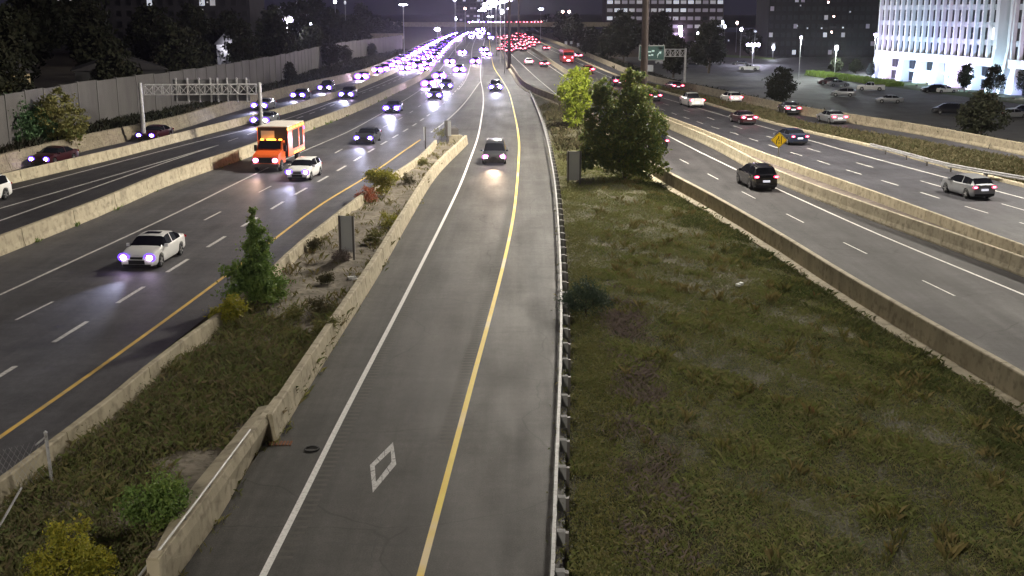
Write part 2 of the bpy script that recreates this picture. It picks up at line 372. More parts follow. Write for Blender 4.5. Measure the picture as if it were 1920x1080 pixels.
# carpool diamond, painted in short strips with gaps
b = MB(); out = [(736.8,829),(743,870.6),(699,923.5),(693.7,872)]; inn = [(732.7,845.4),(734,866),(704.7,903.7),(702.8,873.8)]
for i in range(4):
    A, B_, a, c = [np.array(at(*q, .012)) for q in (out[i], out[(i+1)%4], inn[i], inn[(i+1)%4])]
    cuts = [0, .3, .62, 1] if i in (1, 3) else [0, .4, .75, 1]
    for u, v in zip(cuts[:-1], cuts[1:]):
        u2, v2 = u + (.012 if u > 0 else 0), v - (.012 if v < 1 else 0)
        b.face([A+(B_-A)*u2, A+(B_-A)*v2, a+(c-a)*v2, a+(c-a)*u2])
b.build('carpool_diamond', noisy('worn_white_paint', (.46,.45,.44), (.62,.61,.60), 6, .6, c3=(.32,.31,.30), scale3=14), kind='structure')
# rumble strips and sealed cracks
b = MB()
for k in range(260):
    y = 24 + .32 * k
    if y < 88: b.mesh([(L_W1(y)+.12, y, .008), (L_W1(y)+.5, y, .008), (L_W1(y)+.5, y+.13, .008), (L_W1(y)+.12, y+.13, .008)], [(0,1,2,3)])
    if 31 < y < 75: b.mesh([(L_Y2(y)-.55, y, .008), (L_Y2(y)-.15, y, .008), (L_Y2(y)-.15, y+.13, .008), (L_Y2(y)-.55, y+.13, .008)], [(0,1,2,3)])
b.build('rumble_strip', noisy('rumble_groove', (.060,.055,.048), (.085,.078,.068), 3, .8), kind='stuff')
b = MB()
def crack(pts, w=.028):
    P = [at(*p, .0085) for p in pts]; Q = []
    for (x0,y0_,z), (x1,y1_,_) in zip(P[:-1], P[1:]):
        for t in np.linspace(0, 1, 9)[:-1]: Q.append((x0+(x1-x0)*t + random.uniform(-.05,.05), y0_+(y1_-y0_)*t + random.uniform(-.05,.05), z))
    for p, q in zip(Q[:-1], Q[1:]):
        d = math.hypot(q[0]-p[0], q[1]-p[1]) or 1; nx, ny = -(q[1]-p[1])/d*w/2, (q[0]-p[0])/d*w/2; f = random.uniform(.5, 1.3)
        b.face([(p[0]-nx*f,p[1]-ny*f,p[2]), (q[0]-nx*f,q[1]-ny*f,p[2]), (q[0]+nx*f,q[1]+ny*f,p[2]), (p[0]+nx*f,p[1]+ny*f,p[2])])
for pl in ([(610,1016),(700,1022),(775,1020),(845,1023)], [(690,812),(760,815),(850,821)], [(730,900),(790,903),(830,898)], [(726,935),(716,970),(703,1015),(690,1060)],
           [(828,823),(838,850),(832,880)], [(790,728),(775,770),(760,800)], [(560,812),(640,810),(700,813)], [(760,640),(830,645),(880,640)], [(820,560),(870,566),(920,560)],
           [(880,470),(915,472),(950,468)], [(900,780),(960,776),(1040,784)], [(980,640),(1040,636)]): crack(pl)
b.build('pavement_cracks', simple('crack_sealant', (.018, .017, .016), .6), kind='stuff')

# ------------------------------------------------------------------ concrete barriers, each in cast sections
def barrier(label, L, y0, y1, prof, mat, cat='barrier', seg=6.0, ynear=170, ztop=None):
    """prof: closed outline of (x offset, z); sections up to ynear, the rest one piece"""
    root = thing('concrete_barrier', label, cat, (L(y0), y0, 0))
    ox, oy = L(y0), y0
    def sec(ya, yb, nm, n=2, kind=None):
        b = MB(); ys = np.linspace(ya, yb, n); m = len(prof); V = []
        for y in ys:
            for (px, pz) in prof: V.append((L(y) + px - ox, y - oy, pz))
        F = [(i*m+j, i*m+(j+1)%m, (i+1)*m+(j+1)%m, (i+1)*m+j) for i in range(n-1) for j in range(m)]
        F += [tuple(range(m))[::-1], tuple((n-1)*m + j for j in range(m))]
        b.mesh(V, F); part(nm, b, mat, root, kind=kind)
    y = y0
    while y < min(y1, ynear):
        e = min(y + seg, y1); sec(y, e - .055, 'barrier_section', 3); y = e
    if y1 > y:
        b_n = len(steps(y, y1)); sec(y, y1, 'barrier_run', max(8, b_n))
    return root
def fprof(x0, sign, h=.95, bw=.42, tw=.2):
    """barrier standing between x0 and x0 + sign*bw"""
    s = sign; c = x0 + s*bw/2
    return [(c-bw/2,-.05),(c+bw/2,-.05),(c+bw/2,.09),(c+tw/2+.05,.32),(c+tw/2,h-.03),(c+tw/2-.03,h),(c-tw/2+.03,h),(c-tw/2,h-.03),(c-tw/2-.05,.32),(c-bw/2,.09)]
tall = [(-.9,-.05),(.0,-.05),(.0,.10),(-.12,.5),(-.20,.62),(-.20,.66),(-.26,.72),(-.34,1.32),(-.60,1.36),(-.62,1.3),(-.7,.6)]
barrier('long stained two-tier concrete retaining wall beside the outer ramp road at left', L_F, 12, 640, tall, M['conc_face'], 'retaining wall', ynear=260)
barrier('tan concrete barrier between the narrow outer ramp and the dark collector road', L_E, 12, 640, fprof(0, -1, .85), M['conc'], ynear=230)
barrier('broad tan concrete barrier between the collector road and the express lanes', L_D, 12, 700, fprof(0, -1, .98, .55, .3), M['conc'], ynear=230)
L_M1 = Line([(0,893),(201,744),(285,675),(435,566),(555,458),(635,395),(690,354),(790,288),(815,262)], z=.85)
barrier('weedy tan concrete barrier along the yellow line on the left of the median', L_M1, 12, at(0,262,.85)[1], fprof(-.12, 1, .85, .40, .22), M['conc'])
L_M2t = Line([(480,800),(547,700),(616,600),(686,500),(750,400),(813,308),(862,262)], z=.85)
barrier('tan concrete barrier between the dusty median and the carpool lane', L_M2t, at(0,800)[1]-1.2, at(0,270)[1], fprof(-.12, 1, .85, .46, .26), M['conc'])
bprof = [(-.0,-.05),(1.0,-.05),(1.0,.05),(.86,.3),(.80,.98),(.77,1.02),(.55,1.02),(.52,.98),(.50,.13),(.0,.09)]
barrier('high-backed concrete barrier with a footing along the grassy triangle', L_B, 12, 640, [(-x_ if False else x_, z_) for x_, z_ in bprof], M['conc'], ynear=230)
barrier('tan concrete barrier on the left side of the gravel strip beside the two-lane road', L_C1, 12, 600, fprof(0, 1, .9, .42, .2), M['conc'], ynear=220)
barrier('tan concrete barrier on the right side of the gravel strip beside the dark express lanes', L_C2, 12, 600, fprof(-.1, -1, .95, .42, .2), M['conc'], ynear=220)
kprof = [(-.0,-.05),(.35,-.05),(.35,.22),(.3,.25),(.05,.25),(.0,.2)]
barrier('low concrete kerb wall beside the right express shoulder', L_K, 12, 600, kprof, M['conc'], 'kerb', ynear=200)
oprof = [(.2,-.05),(.7,-.05),(.7,1.0),(.6,1.05),(.42,1.05),(.40,1.0),(.30,.35),(.2,.1)]
barrier('brownish concrete wall along the outer exit road before the parking lot', L_P2, 12, 600, oprof, M['conc_face'], 'retaining wall', ynear=200)
ribbon('gravel_strip', shift(L_C1, .3), shift(L_C2, -.3), 10, 300, .35, noisy('reddish_gravel', (.10,.08,.07), (.20,.165,.14), 2, .95, bump=.9, bscale=14), kind='structure')
ribbon('grass_strip', shift(L_K, .3), L_P1, 10, 500, .12, noisy('dry_grass_soil', (.04,.04,.015), (.085,.075,.03), .8, .95, bump=.9, bscale=8), kind='structure')

# median bed, grass triangle
def medl(y): return L_M1(y) + .1
def medr(y): return (L_M2t(y) + .1) if y > at(0,800)[1] else LEDGE_L(y)
LEDGE_L = Line([(455,800),(330,957),(267,1080)], z=.5)
LEDGE_R = Line([(470,808),(374,937),(265,1080)], z=.92)
def hmed(x, y): return .28 + .05*math.sin(x*2.1+y*.7) + .05*math.sin(y*1.9+x) + .03*math.sin(x*5+y*3.3)
def bed(name, fl, fr, y0, y1, hfun, mat, nx=14, dy=1.2):
    b = MB(); ys = np.arange(y0, y1 + dy, dy); V = []
    for y in ys:
        l, r = fl(y), fr(y)
        for i in range(nx + 1):
            x = l + (r - l) * i / nx; V.append((x, y, hfun(x, y)))
    m = nx + 1
    b.mesh(V, [(i*m+j, i*m+j+1, (i+1)*m+j+1, (i+1)*m+j) for i in range(len(ys)-1) for j in range(nx)], 0, True)
    return b.build(name, mat, kind='structure')
bed('median_bed', medl, medr, 10, 108, hmed, M['soil'])
def htri(x, y):
    l, r = L_RAIL(y) + .3, L_B(y); t = (x - l) / max(.5, r - l)
    return .02 + .10*math.sin(x*.9+y*.33)*math.sin(math.pi*min(1,max(0,t))) + .25*math.sin(math.pi*min(1,max(0,t))) + .03*math.sin(x*3.1+y*1.7)
TRI = noisy('triangle_soil', (.055, .055, .026), (.10, .09, .05), .35, .95, bump=.9, bscale=6, c3=(.13,.115,.075), scale3=.7)
bed('grass_bank', shift(L_RAIL, .25), L_B, 10, 172, htri, TRI, nx=22)

# concrete ledge at the tunnel mouth with its pipe rail
b = MB(); ys = np.linspace(14, at(0,800)[1] + .4, 14); V = []
for y in ys:
    l, r = LEDGE_L(y), LEDGE_R(y)
    V += [(l, y, -.05), (l, y, .5), (r-.10, y, .62), (r-.10, y, .86), (r+.06, y, .86), (r+.12, y, .62), (L_M2(y)-.02, y, .02), (L_M2(y)-.02, y, -.05)]
m = 8; b.mesh(V, [(i*m+j, (i+1)*m+j, (i+1)*m+j+1, i*m+j+1) for i in range(len(ys)-1) for j in range(m-1)] + [tuple(range(m)), tuple((len(ys)-1)*m+j for j in range(m))[::-1]])
led = thing('concrete_ledge', 'sloping tan concrete ledge at the tunnel mouth topped by a thin pipe rail', 'ledge', (0,0,0))
part('coping', b, M['conc'], led)
b = MB(); yy = np.linspace(15, at(0,808,.92)[1], 9)
for p, q in zip(yy[:-1], yy[1:]): b.tube((LEDGE_R(p)-.02, p, .95), (LEDGE_R(q)-.02, q, .95), .03)
part('pipe_rail', b, simple('rail_white', (.6,.6,.58), .4), led)
for p in yy[:-1]:
    b = MB(); b.tube((LEDGE_R(p)-.02, p, .8), (LEDGE_R(p)-.02, p, .95), .02, n=6); part('rail_post', b, M['steel'], led)
bx, by, _ = at(293, 1062, .9)
t = MB(); t.box((-.14,-.2,0),(.14,.2,.6)); t.box((-.11,-.17,.6),(.11,.17,.64))
tag(t.build('concrete_post', M['conc'], loc=(bx, by, .55)), 'stubby pale concrete post straddling the pipe rail at the bottom edge', 'post')

# ------------------------------------------------------------------ guard rails
M['railsteel'] = noisy('rail_steel', (.24,.24,.245), (.38,.38,.385), 3, .55, c3=(.2,.19,.18), scale3=10)
def guardrail(label, L, y0, y1, zt, sp, group=None, wbeam=False, side=1, ynear=200):
    root = thing('guard_rail', label, 'guard rail', (L(y0), y0, 0), group=group); ox, oy = L(y0), y0
    ys = steps(y0, y1, 3.8); b = MB()
    if not wbeam:
        for p, q in zip(ys[:-1], ys[1:]): b.bar((L(p)-ox, p-oy, zt-.08), (L(q)-ox, q-oy, zt-.08), .09, .16)
    else:
        pr = [(0,0),(.06,.05),(.06,.10),(0,.16),(.06,.22),(.06,.27),(0,.32)]
        V = []; n = len(ys)
        for y in ys: V += [(L(y)-ox - c*side, y-oy, zt-.32+z) for c, z in pr]
        m = len(pr); b.mesh(V, [(i*m+j, (i+1)*m+j, (i+1)*m+j+1, i*m+j+1) for i in range(n-1) for j in range(m-1)])
    part('rail_beam', b, M['railsteel'], root)
    pm = MB(); pm.box((-.045,-.07,-.3),(.045,.07,zt-.1)); pd = pm.data('post', M['darksteel'])
    bm = MB(); bm.box((.0,-.09,zt-.42),(.20,.09,zt-.06)); bd = bm.data('block', M['wood'])
    y = y0 + .5
    while y < y1:
        partd('post', pd, root, (L(y)-ox + .30*side, y-oy, 0))
        o = partd('offset_block', bd, root, (L(y)-ox + (.06 if side > 0 else -.32), y-oy, 0)); y += sp
    return root
guardrail('long galvanised box-beam guard rail on blocks between the carpool lane and the grass bank', L_RAIL, 14, 172, .78, 1.905)
L_WB = Line([(1632,268),(1700,285),(1790,308),(1920,330)], z=.75)
guardrail('weathered double steel guard rail in the dry grass beside the right express shoulder', L_WB, 20, at(0,268,.75)[1], .75, 3.8, wbeam=True)
L_CW = Line([(1093,217),(1113,234),(1150,260)], z=.5)

# ------------------------------------------------------------------ noise wall of precast panels
NW_B = Line([(60,264),(150,240),(317,208),(510,160),(643,117),(705,105),(752,95)], z=1.2)
NW_T = Line([(0,185),(265,156),(480,126),(603,107),(752,77)], z=5.6)
def nwall(y): return NW_B(y)
root = thing('noise_wall', 'tall grey noise wall of upright concrete panels behind the left embankment', 'wall', (nwall(20), 20, 0)); ox, oy = nwall(20), 20
yy = 20.0; k = 0; yend = at(0,95,1.2)[1]
while yy < yend:
    y2 = yy + 4.0; x1, x2 = nwall(yy), nwall(y2); h = 5.55 + .05*((k*7)%3)
    b = MB(); b.mesh([(x1-ox, yy-oy+.12, -.5), (x2-ox, y2-oy-.12, -.5), (x2-ox, y2-oy-.12, h), (x1-ox, yy-oy+.12, h), (x1-ox-.15, yy-oy+.12, -.5), (x2-ox-.15, y2-oy-.12, -.5), (x2-ox-.15, y2-oy-.12, h), (x1-ox-.15, yy-oy+.12, h)],
        [(0,1,2,3),(7,6,5,4),(3,2,6,7),(0,3,7,4),(1,5,6,2)])
    part('panel', b, M['noise'], root)
    b = MB(); b.box((x1-ox-.2, yy-oy-.11, -.5), (x1-ox+.06, yy-oy+.11, h+.08)); part('wall_post', b, M['noise'], root)
    yy = y2; k += 1
b = MB(); ys = steps(20, 640, 5); V = []
for y in ys: V += [(L_F(y)-.65, y, 1.2), (L_F(y)-2.5, y, 1.35), (min(L_F(y)-3, nwall(min(y, yend)) if y < yend else L_F(y)-12) , y, 1.25), (min(L_F(y)-3, nwall(min(y,yend)) if y < yend else L_F(y)-12) - 60, y, 1.3)]
b.mesh(V, [(4*i+j, 4*i+4+j, 4*i+5+j, 4*i+1+j) for i in range(len(ys)-1) for j in range(3)]); b.build('embankment', M['verge'], kind='structure')
# ------------------------------------------------------------------ vegetation
def np_mesh(name, V, F, mat):
    me = bpy.data.meshes.new(name); nv, nf, k = len(V), len(F), F.shape[1]
    me.vertices.add(nv); me.vertices.foreach_set('co', np.asarray(V, np.float32).ravel())
    me.loops.add(nf * k); me.loops.foreach_set('vertex_index', np.asarray(F, np.int32).ravel())
    me.polygons.add(nf); me.polygons.foreach_set('loop_start', np.arange(0, nf * k, k, dtype=np.int32))
    me.update(calc_edges=True); me.materials.append(mat); return me
def leaf_mesh(name, P, size, mat, aspect=.55, flat=.0):
    n = len(P); d = rng.normal(size=(n, 3)); d[:, 2] *= (1 - flat); d /= np.linalg.norm(d, axis=1)[:, None] + 1e-9
    e = rng.normal(size=(n, 3)); e -= (e * d).sum(1)[:, None] * d; e /= np.linalg.norm(e, axis=1)[:, None] + 1e-9
    s = size * rng.uniform(.6, 1.35, (n, 1)); a = d * s; b = e * s * aspect
    V = np.stack([P - a, P + b * .9 - a * .1, P + a, P - b * .9 - a * .1], 1).reshape(-1, 3)
    return np_mesh(name, V, np.arange(4 * n).reshape(n, 4), mat)
def crown_points(blobs, n, clump=.16, shell=.55):
    """leaf positions spread through lumpy ellipsoids, thick near their surface and gathered in sprays"""
    vol = np.array([b[3] * b[4] * b[5] for b in blobs]) ** .75; vol /= vol.sum(); out = []
    for (cx, cy, cz, rx, ry, rz), f in zip(blobs, vol):
        m = max(3, int(n * f / 26)); u = rng.normal(size=(m, 3)); u /= np.linalg.norm(u, axis=1)[:, None]
        r = shell + (1.08 - shell) * rng.uniform(0, 1, (m, 1)) ** .6; c = u * r * np.array([rx, ry, rz])
        k = int(26); q = c[:, None, :] + rng.normal(size=(m, k, 3)) * clump * np.array([rx + .3, ry + .3, (rz + .3) * .8])
        out.append(q.reshape(-1, 3) + np.array([cx, cy, cz]))
    return np.concatenate(out)
def blades(name, pts, hgt, wid, mat, per=6, lean=.5, spread=.08):
    """tufts of narrow upright blades: pts (n,3), hgt (n)"""
    n = len(pts) * per; P = np.repeat(pts, per, 0).astype(float); h = np.repeat(hgt, per) * rng.uniform(.5, 1.15, n)
    P[:, :2] += rng.normal(size=(n, 2)) * spread; a = rng.uniform(0, 2*PI, n); l = rng.uniform(.1, 1, n) * lean * h
    dx, dy = np.cos(a), np.sin(a); w = wid * rng.uniform(.6, 1.4, n) / 2; ph = rng.uniform(0, 2*PI, n); wx, wy = np.cos(ph) * w, np.sin(ph) * w
    z0 = P[:, 2] - .02
    V = np.stack([np.stack([P[:,0]-wx, P[:,1]-wy, z0], 1), np.stack([P[:,0]+wx, P[:,1]+wy, z0], 1),
        np.stack([P[:,0]+wx*.8+dx*l*.35, P[:,1]+wy*.8+dy*l*.35, z0+h*.6], 1), np.stack([P[:,0]+dx*l, P[:,1]+dy*l, z0+h*(1-.25*l/np.maximum(h,.01))], 1)], 1).reshape(-1, 3)
    return np_mesh(name, V, np.arange(4 * n).reshape(n, 4), mat)
G = {}
G['grass'] = leafy('triangle_grass', [(.038,.052,.016),(.070,.068,.030),(.052,.066,.018),(.088,.076,.038),(.042,.058,.020),(.072,.062,.040)], .75, .45, .15, 3.3)
G['weedgreen'] = leafy('green_weeds', [(.028,.040,.016),(.050,.060,.020),(.062,.062,.028),(.036,.050,.018)], .7, .5, .2, 2.0)
G['under'] = leafy('mixed_weeds', [(.026,.034,.012),(.062,.052,.024),(.042,.054,.016),(.060,.046,.028),(.036,.048,.016),(.075,.065,.035)], .7, .35, .2, 3.0)
G['dry'] = leafy('dry_weeds', [(.05,.046,.022),(.085,.07,.038),(.042,.046,.018),(.065,.045,.028)], .8, .9, .2, 1.5)
G['dry2'] = leafy('median_weeds', [(.10,.085,.03),(.15,.12,.055),(.07,.08,.02),(.12,.065,.035)], .8, .9, .2, 1.7)
G['olive'] = leafy('olive_weeds', [(.065,.062,.022),(.11,.10,.035),(.055,.065,.022),(.12,.10,.04)], .7, .9, .2)
G['tree'] = leafy('tree_leaves', [(.030,.055,.018),(.05,.085,.020),(.085,.115,.022),(.04,.07,.018)], .6, .6, .25)
G['tree2'] = leafy('big_tree_leaves', [(.035,.055,.022),(.05,.075,.022),(.10,.105,.025),(.045,.075,.02),(.085,.075,.03)], .6, .55, .3, 1.9)
G['bright'] = leafy('bright_leaves', [(.08,.11,.012),(.16,.19,.018),(.11,.14,.015),(.20,.20,.02)], .6, .8, .35, 2.0)
G['fir'] = leafy('feathery_green', [(.035,.055,.018),(.055,.085,.022),(.085,.105,.025)], .6, .9, .25, 3.0)
G['yellow'] = leafy('yellow_leaves', [(.07,.09,.015),(.17,.15,.02),(.10,.11,.018),(.20,.16,.02)], .6, 1.5, .3)
G['juniper'] = leafy('blue_green_needles', [(.024,.036,.026),(.036,.052,.034),(.032,.044,.024)], .7, 1.0, .1)
G['dark'] = leafy('dark_leaves', [(.024,.030,.018),(.040,.046,.022),(.050,.038,.022)], .8, .15, .1, .5)
G['purple'] = leafy('dead_weeds', [(.07,.055,.055),(.10,.08,.07),(.055,.055,.035)], .8, .9, .1)

# grass over the triangle
def scatter(fl, fr, y0, y1, dens, hf, keep=None):
    out = []; ys = np.arange(y0, y1, .5)
    for y in ys:
        l, r = fl(y), fr(y); d = dens(y) if callable(dens) else dens; r = max(l, r); n = rng.poisson(max(0, r - l) * .5 * d)
        xs = rng.uniform(l, r, n); yv = rng.uniform(y, y + .5, n)
        for a, b_ in zip(xs, yv):
            if keep is None or keep(a, b_): out.append((a, b_, hf(a, b_)))
    return np.array(out).reshape(-1, 3)
def nz(x, y, s=1.0, k=0): return math.sin(x*.83*s+k)*math.cos(y*.61*s+1.7*k) + .6*math.sin(x*1.9*s+y*1.3*s+k*2.1) + .35*math.sin(x*3.7*s-y*2.9*s+k)
P = scatter(shift(L_RAIL, .45), shift(L_B, -.15), 18, 108, lambda y: 135 * min(1, (36 / max(y, 24)) ** 1.25), htri, lambda x, y: nz(x, y, 1.1, .4) < 1.5 and nz(x*2.3, y*1.7, 1.9, 1.4) < 1.5)
H = np.array([.10 + .16 * (1 + .6*nz(x, y, .8, 2)) / 2 + (.18 if nz(x, y, 1.6, 5) > 1 else 0) for x, y, _ in P])
tag(link('grass', blades('grass', P, np.clip(H * .62, .05, .28), .014, G['grass'], 6, 1.2, .26)), 'rough olive and brown autumn grass over the triangle bank', 'grass', kind='stuff')
def leafbed(name, P, hmin, hmax, size, mat, per, label, cat, spread=.16):
    n = len(P) * per; Q = np.repeat(P, per, 0); hh = np.repeat(rng.uniform(hmin, hmax, len(P)), per)
    Q[:, :2] += rng.normal(size=(n, 2)) * spread; Q[:, 2] += hh * rng.uniform(.05, 1, n) ** .8
    tag(link(name, leaf_mesh(name, Q, size, mat, .45)), label, cat, kind='stuff')
P = scatter(shift(L_RAIL, .40), lambda y: L_RAIL(y) + 2.0 - .006*y, 18, 95, lambda y: 13 * min(1, 40 / max(y, 26)), htri)
P2 = scatter(shift(L_RAIL, 2.2), shift(L_B, -.6), 19, 85, lambda y: 2.6, htri, lambda x, y: nz(x, y, 1.4, 2.5) > .2)
tag(link('rough_tufts', blades('rough_tufts', P2, .22 + .32 * rng.uniform(0, 1, len(P2)) ** 2, .016, G['dry2'], 16, .8, .09)), 'taller straw-coloured tufts standing out of the grass bank', 'grass', kind='stuff')
leafbed('tall_weeds', P, .2, .65, .032, G['olive'], 46, 'tall yellowish weeds growing along the guard rail posts', 'weeds')
P = scatter(lambda y: L_RAIL(y) + 1.7, lambda y: L_RAIL(y) + 3.3, 20, 50, 24, htri, lambda x, y: nz(x, y, 1.2, 3) > -.1)
tag(link('dead_weeds', blades('dead_weeds', P, np.full(len(P), .24), .018, G['purple'], 9, 1.1, .22)), 'greyish purple dead weeds behind the yellow weeds on the bank', 'weeds', kind='stuff')
P = scatter(lambda y: L_B(y) - 2.2 - .8*math.sin(y*.7), shift(L_B, -.05), 22, 100, lambda y: 40 * min(1, 45 / y), htri, lambda x, y: nz(x, y, 1.5, 1) > -.5)
tag(link('verge_weeds', blades('verge_weeds', P, .12 + .22 * rng.uniform(0, 1, len(P)) ** 2, .02, G['weedgreen'], 8, 1.1, .18)), 'dark green weeds fringing the footing of the high-backed barrier', 'weeds', kind='stuff')
P = scatter(lambda y: L_RAIL(y) + 1, lambda y: L_B(y) - .3, 95, 150, 9, htri, lambda x, y: nz(x, y, .7, 1) > -.2)
tag(link('scrub', blades('scrub', P, .3 + .4 * rng.uniform(0, 1, len(P)), .09, G['dry'], 7, .9, .25)), 'pale dry scrub on the tip of the bank beyond the trees', 'scrub', kind='stuff')

# weeds of the median: thick green near the camera, sparse further on
def med_keep(x, y):
    if y < 40: return nz(x, y, 1.0, 2) > -1.3
    t = (x - medl(y)) / (medr(y) - medl(y)); edge = min(t, 1 - t)
    return rng.uniform() < (.75 if edge < .16 else (.85 if y < 44 else .10)) and nz(x, y, 1.3, 4) > -.5
P = scatter(shift(medl, .35), shift(medr, -.1), 16, 46, lambda y: 62, hmed, lambda x, y: med_keep(x, y) and not (abs(y - 27.5) < 2.6 and x > LEDGE_L(y) - 1.3 - .5*math.sin(y*2)))
P = P[[not (y < at(0,800)[1] and x > LEDGE_L(y) - .05) for x, y, _ in P]]
tag(link('undergrowth', blades('undergrowth', P, .10 + .34 * rng.uniform(0, 1, len(P)) ** 2, .015, G['under'], 8, 1.1, .24)), 'dense green and brown weeds filling the near end of the median', 'weeds', kind='stuff')
leafbed('leafy_weeds', P[::6], .15, .55, .030, G['under'], 34, 'low leafy weeds among the grass at the near end of the median', 'weeds')
P = scatter(shift(medl, .3), shift(medr, -.1), 42, 107, lambda y: 12, hmed, med_keep)
tag(link('dry_undergrowth', blades('dry_undergrowth', P, .12 + .40 * rng.uniform(0, 1, len(P)) ** 1.6, .022, G['dry2'], 8, .9, .16)), 'sparse dry and reddish weeds along both edges of the dusty median', 'weeds', kind='stuff')
P = scatter(lambda y: L_M2(y) - .12, lambda y: L_M2(y) + .28, 20, 80, 10, lambda x, y: .0, lambda x, y: nz(x*3, y, 1.6, 2) > -.1 and (y < 38 or rng.uniform() < .4))
tag(link('road_edge_weeds', blades('road_edge_weeds', P, .08 + .25 * rng.uniform(0, 1, len(P)), .025, G['olive'], 9, 1.1, .12)), 'straggling weeds in the joint between the median wall and the carpool lane', 'weeds', kind='stuff')
# tufts at the foot of barrier D, grass strip between express and exit road, verge bushes by the lot
P = scatter(lambda y: L_D(y) - .02, lambda y: L_D(y) + .2, 50, 190, 5, lambda x, y: 0, lambda x, y: nz(x*5, y, 1.1, 7) > .7)
tag(link('kerb_weeds', blades('kerb_weeds', P, .15 + .3 * rng.uniform(0, 1, len(P)), .06, G['tree'], 7, .9, .1)), 'small weed tufts at the foot of the broad barrier left of the express lanes', 'weeds', kind='stuff')
P = scatter(shift(L_K, .4), shift(L_P1, -.2), 40, 220, lambda y: 12, lambda x, y: .12)
tag(link('strip_grass', blades('strip_grass', P, .15 + .3 * rng.uniform(0, 1, len(P)), .10, G['dry'], 5, .9, .2)), 'dry grass between the right express shoulder and the exit road', 'grass', kind='stuff')
def hslope(x, y):
    a = L_P2(y); 
    if x < a + 4.5: return -.02 - .33 * max(0, (x - a - 1)) / 3.5
    return -.35 - 3.68 * (x - a - 4.5) / max(1, lot_edge(y) - a - 4.5)
P = scatter(lambda y: L_P2(y) + 1.0, lambda y: lot_edge(y), 50, 330, 4, hslope)
tag(link('slope_brush', blades('slope_brush', P, .3 + .8 * rng.uniform(0, 1, len(P)) ** 2, .16, G['dark'], 8, .9, .35)), 'dark brush on the slope between the exit road wall and the parking lot', 'brush', kind='stuff')
P = scatter(lambda y: max(nwall(y) + .1, L_F(y) - 9), lambda y: L_F(y) - 1.1, 60, 330, 4, lambda x, y: 1.28)
tag(link('bank_brush', blades('bank_brush', P, .3 + .5 * rng.uniform(0, 1, len(P)) ** 2, .14, G['dark'], 8, .9, .3)), 'dark brush on the bank under the noise wall', 'brush', kind='stuff')

def trunk_mb(h, r, blobs, lean=(0,0), nb=7):
    b = MB(); pts = [(0,0,-.2)]; k = 5
    for i in range(1, k + 1): pts.append((lean[0]*i/k + random.uniform(-.06,.06)*h*.3, lean[1]*i/k + random.uniform(-.05,.05)*h*.3, h*i/k))
    for i in range(k): b.tube(pts[i], pts[i+1], r*(1-.8*i/k), r*(1-.8*(i+1)/k), 8)
    for j in range(nb):
        bl = blobs[j % len(blobs)]; i = random.randint(1, k - 1); s = pts[i]
        e = (bl[0] + random.uniform(-.5,.5)*bl[3], bl[1] + random.uniform(-.5,.5)*bl[4], bl[2] + random.uniform(-.3,.5)*bl[5])
        mid = tuple((s[q]+e[q])/2 + random.uniform(-.1,.1) for q in range(3)); rr = r*(1-.8*i/k)*.55
        b.tube(s, mid, rr, rr*.6, 6); b.tube(mid, e, rr*.6, rr*.15, 5)
    return b
def tree(name, label, cat, loc, blobs, n, leaf, mat, th, tr, group=None, clump=.16, lean=(0,0), nb=8, rz=0, aspect=.55):
    root = thing(name, label, cat, loc, rz, group); extra = []
    for (cx, cy, cz, rx, ry, rz_) in blobs:
        for _ in range(5):
            u = rng.normal(size=3); u /= np.linalg.norm(u); f = rng.uniform(.85, 1.3); q = rng.uniform(.14, .3)
            extra.append((cx+u[0]*rx*f, cy+u[1]*ry*f, max(.15, cz+u[2]*rz_*f), rx*q, ry*q, rz_*q*1.3))
    blobs = list(blobs) + extra
    partd('foliage', leaf_mesh('foliage', crown_points(blobs, n, clump), leaf, mat, aspect), root)
    part('trunk', trunk_mb(th, tr, blobs, lean, nb), M['bark'], root); return root

def feather(label, px, py, h, w, n, mat, z=.25):
    """a loose upright young tree, narrow above, wide below"""
    blobs = []; k = 9
    for i in range(k):
        t = i / (k - 1); zz = .35 + (h - .7) * t; rr = w * (.95, 1.0, .85, .62, .5, .46, .40, .30, .18)[i] * (.85 + .3 * random.random())
        blobs.append((random.uniform(-.25,.25)*rr + .12*math.sin(i*2), random.uniform(-.25,.25)*rr, zz, rr, rr, h/k*.95))
    for i in range(5):
        a = i*1.3; blobs.append((w*.75*math.cos(a), w*.6*math.sin(a), .5 + .45*(i%3), w*.45, w*.45, .4))
    return tree('young_tree', label, 'tree', at(px, py, z), blobs, n, .075, mat, h*.92, .06, clump=.2, nb=14)
feather('feathery green young tree leaning over the left median barrier', 486, 566, 3.9, 1.0, 9000, G['fir'])
blobs = [(-.2,0,3.0,2.0,1.8,1.5),(-1.8,.3,2.2,1.5,1.3,1.3),(1.5,-.3,2.4,1.7,1.5,1.6),(.2,.2,4.8,1.5,1.3,1.3),(-1.3,.5,5.2,1.1,1.0,1.1),(1.2,.3,5.7,1.2,1.1,1.3),(2.3,.0,3.9,1.1,1.0,1.2),(0,-.6,1.6,2.2,1.2,1.1),(1.9,-.5,1.2,1.5,1.1,.9),(-2.3,.2,3.6,.9,.9,1.0),(.5,.8,6.6,.7,.7,.9),(-1.6,.6,6.3,.7,.7,.8),(-2.9,0,1.5,.8,.7,.6),(-2.6,0,4.4,.5,.5,.5),(-2.2,.2,6.0,.45,.4,.5),(1.4,.3,7.2,.4,.4,.5),(.1,.2,7.4,.4,.4,.5)]
tree('broad_tree', 'large bushy dark green tree standing in front of the tall brown mast', 'tree', at(1172, 340, .15), [(b[0]*.92-.25, b[1], b[2]*1.06, b[3]*.9, b[4], b[5]*1.05) for b in blobs], 22000, .13, G['tree2'], 6.2, .16, clump=.13, nb=30)
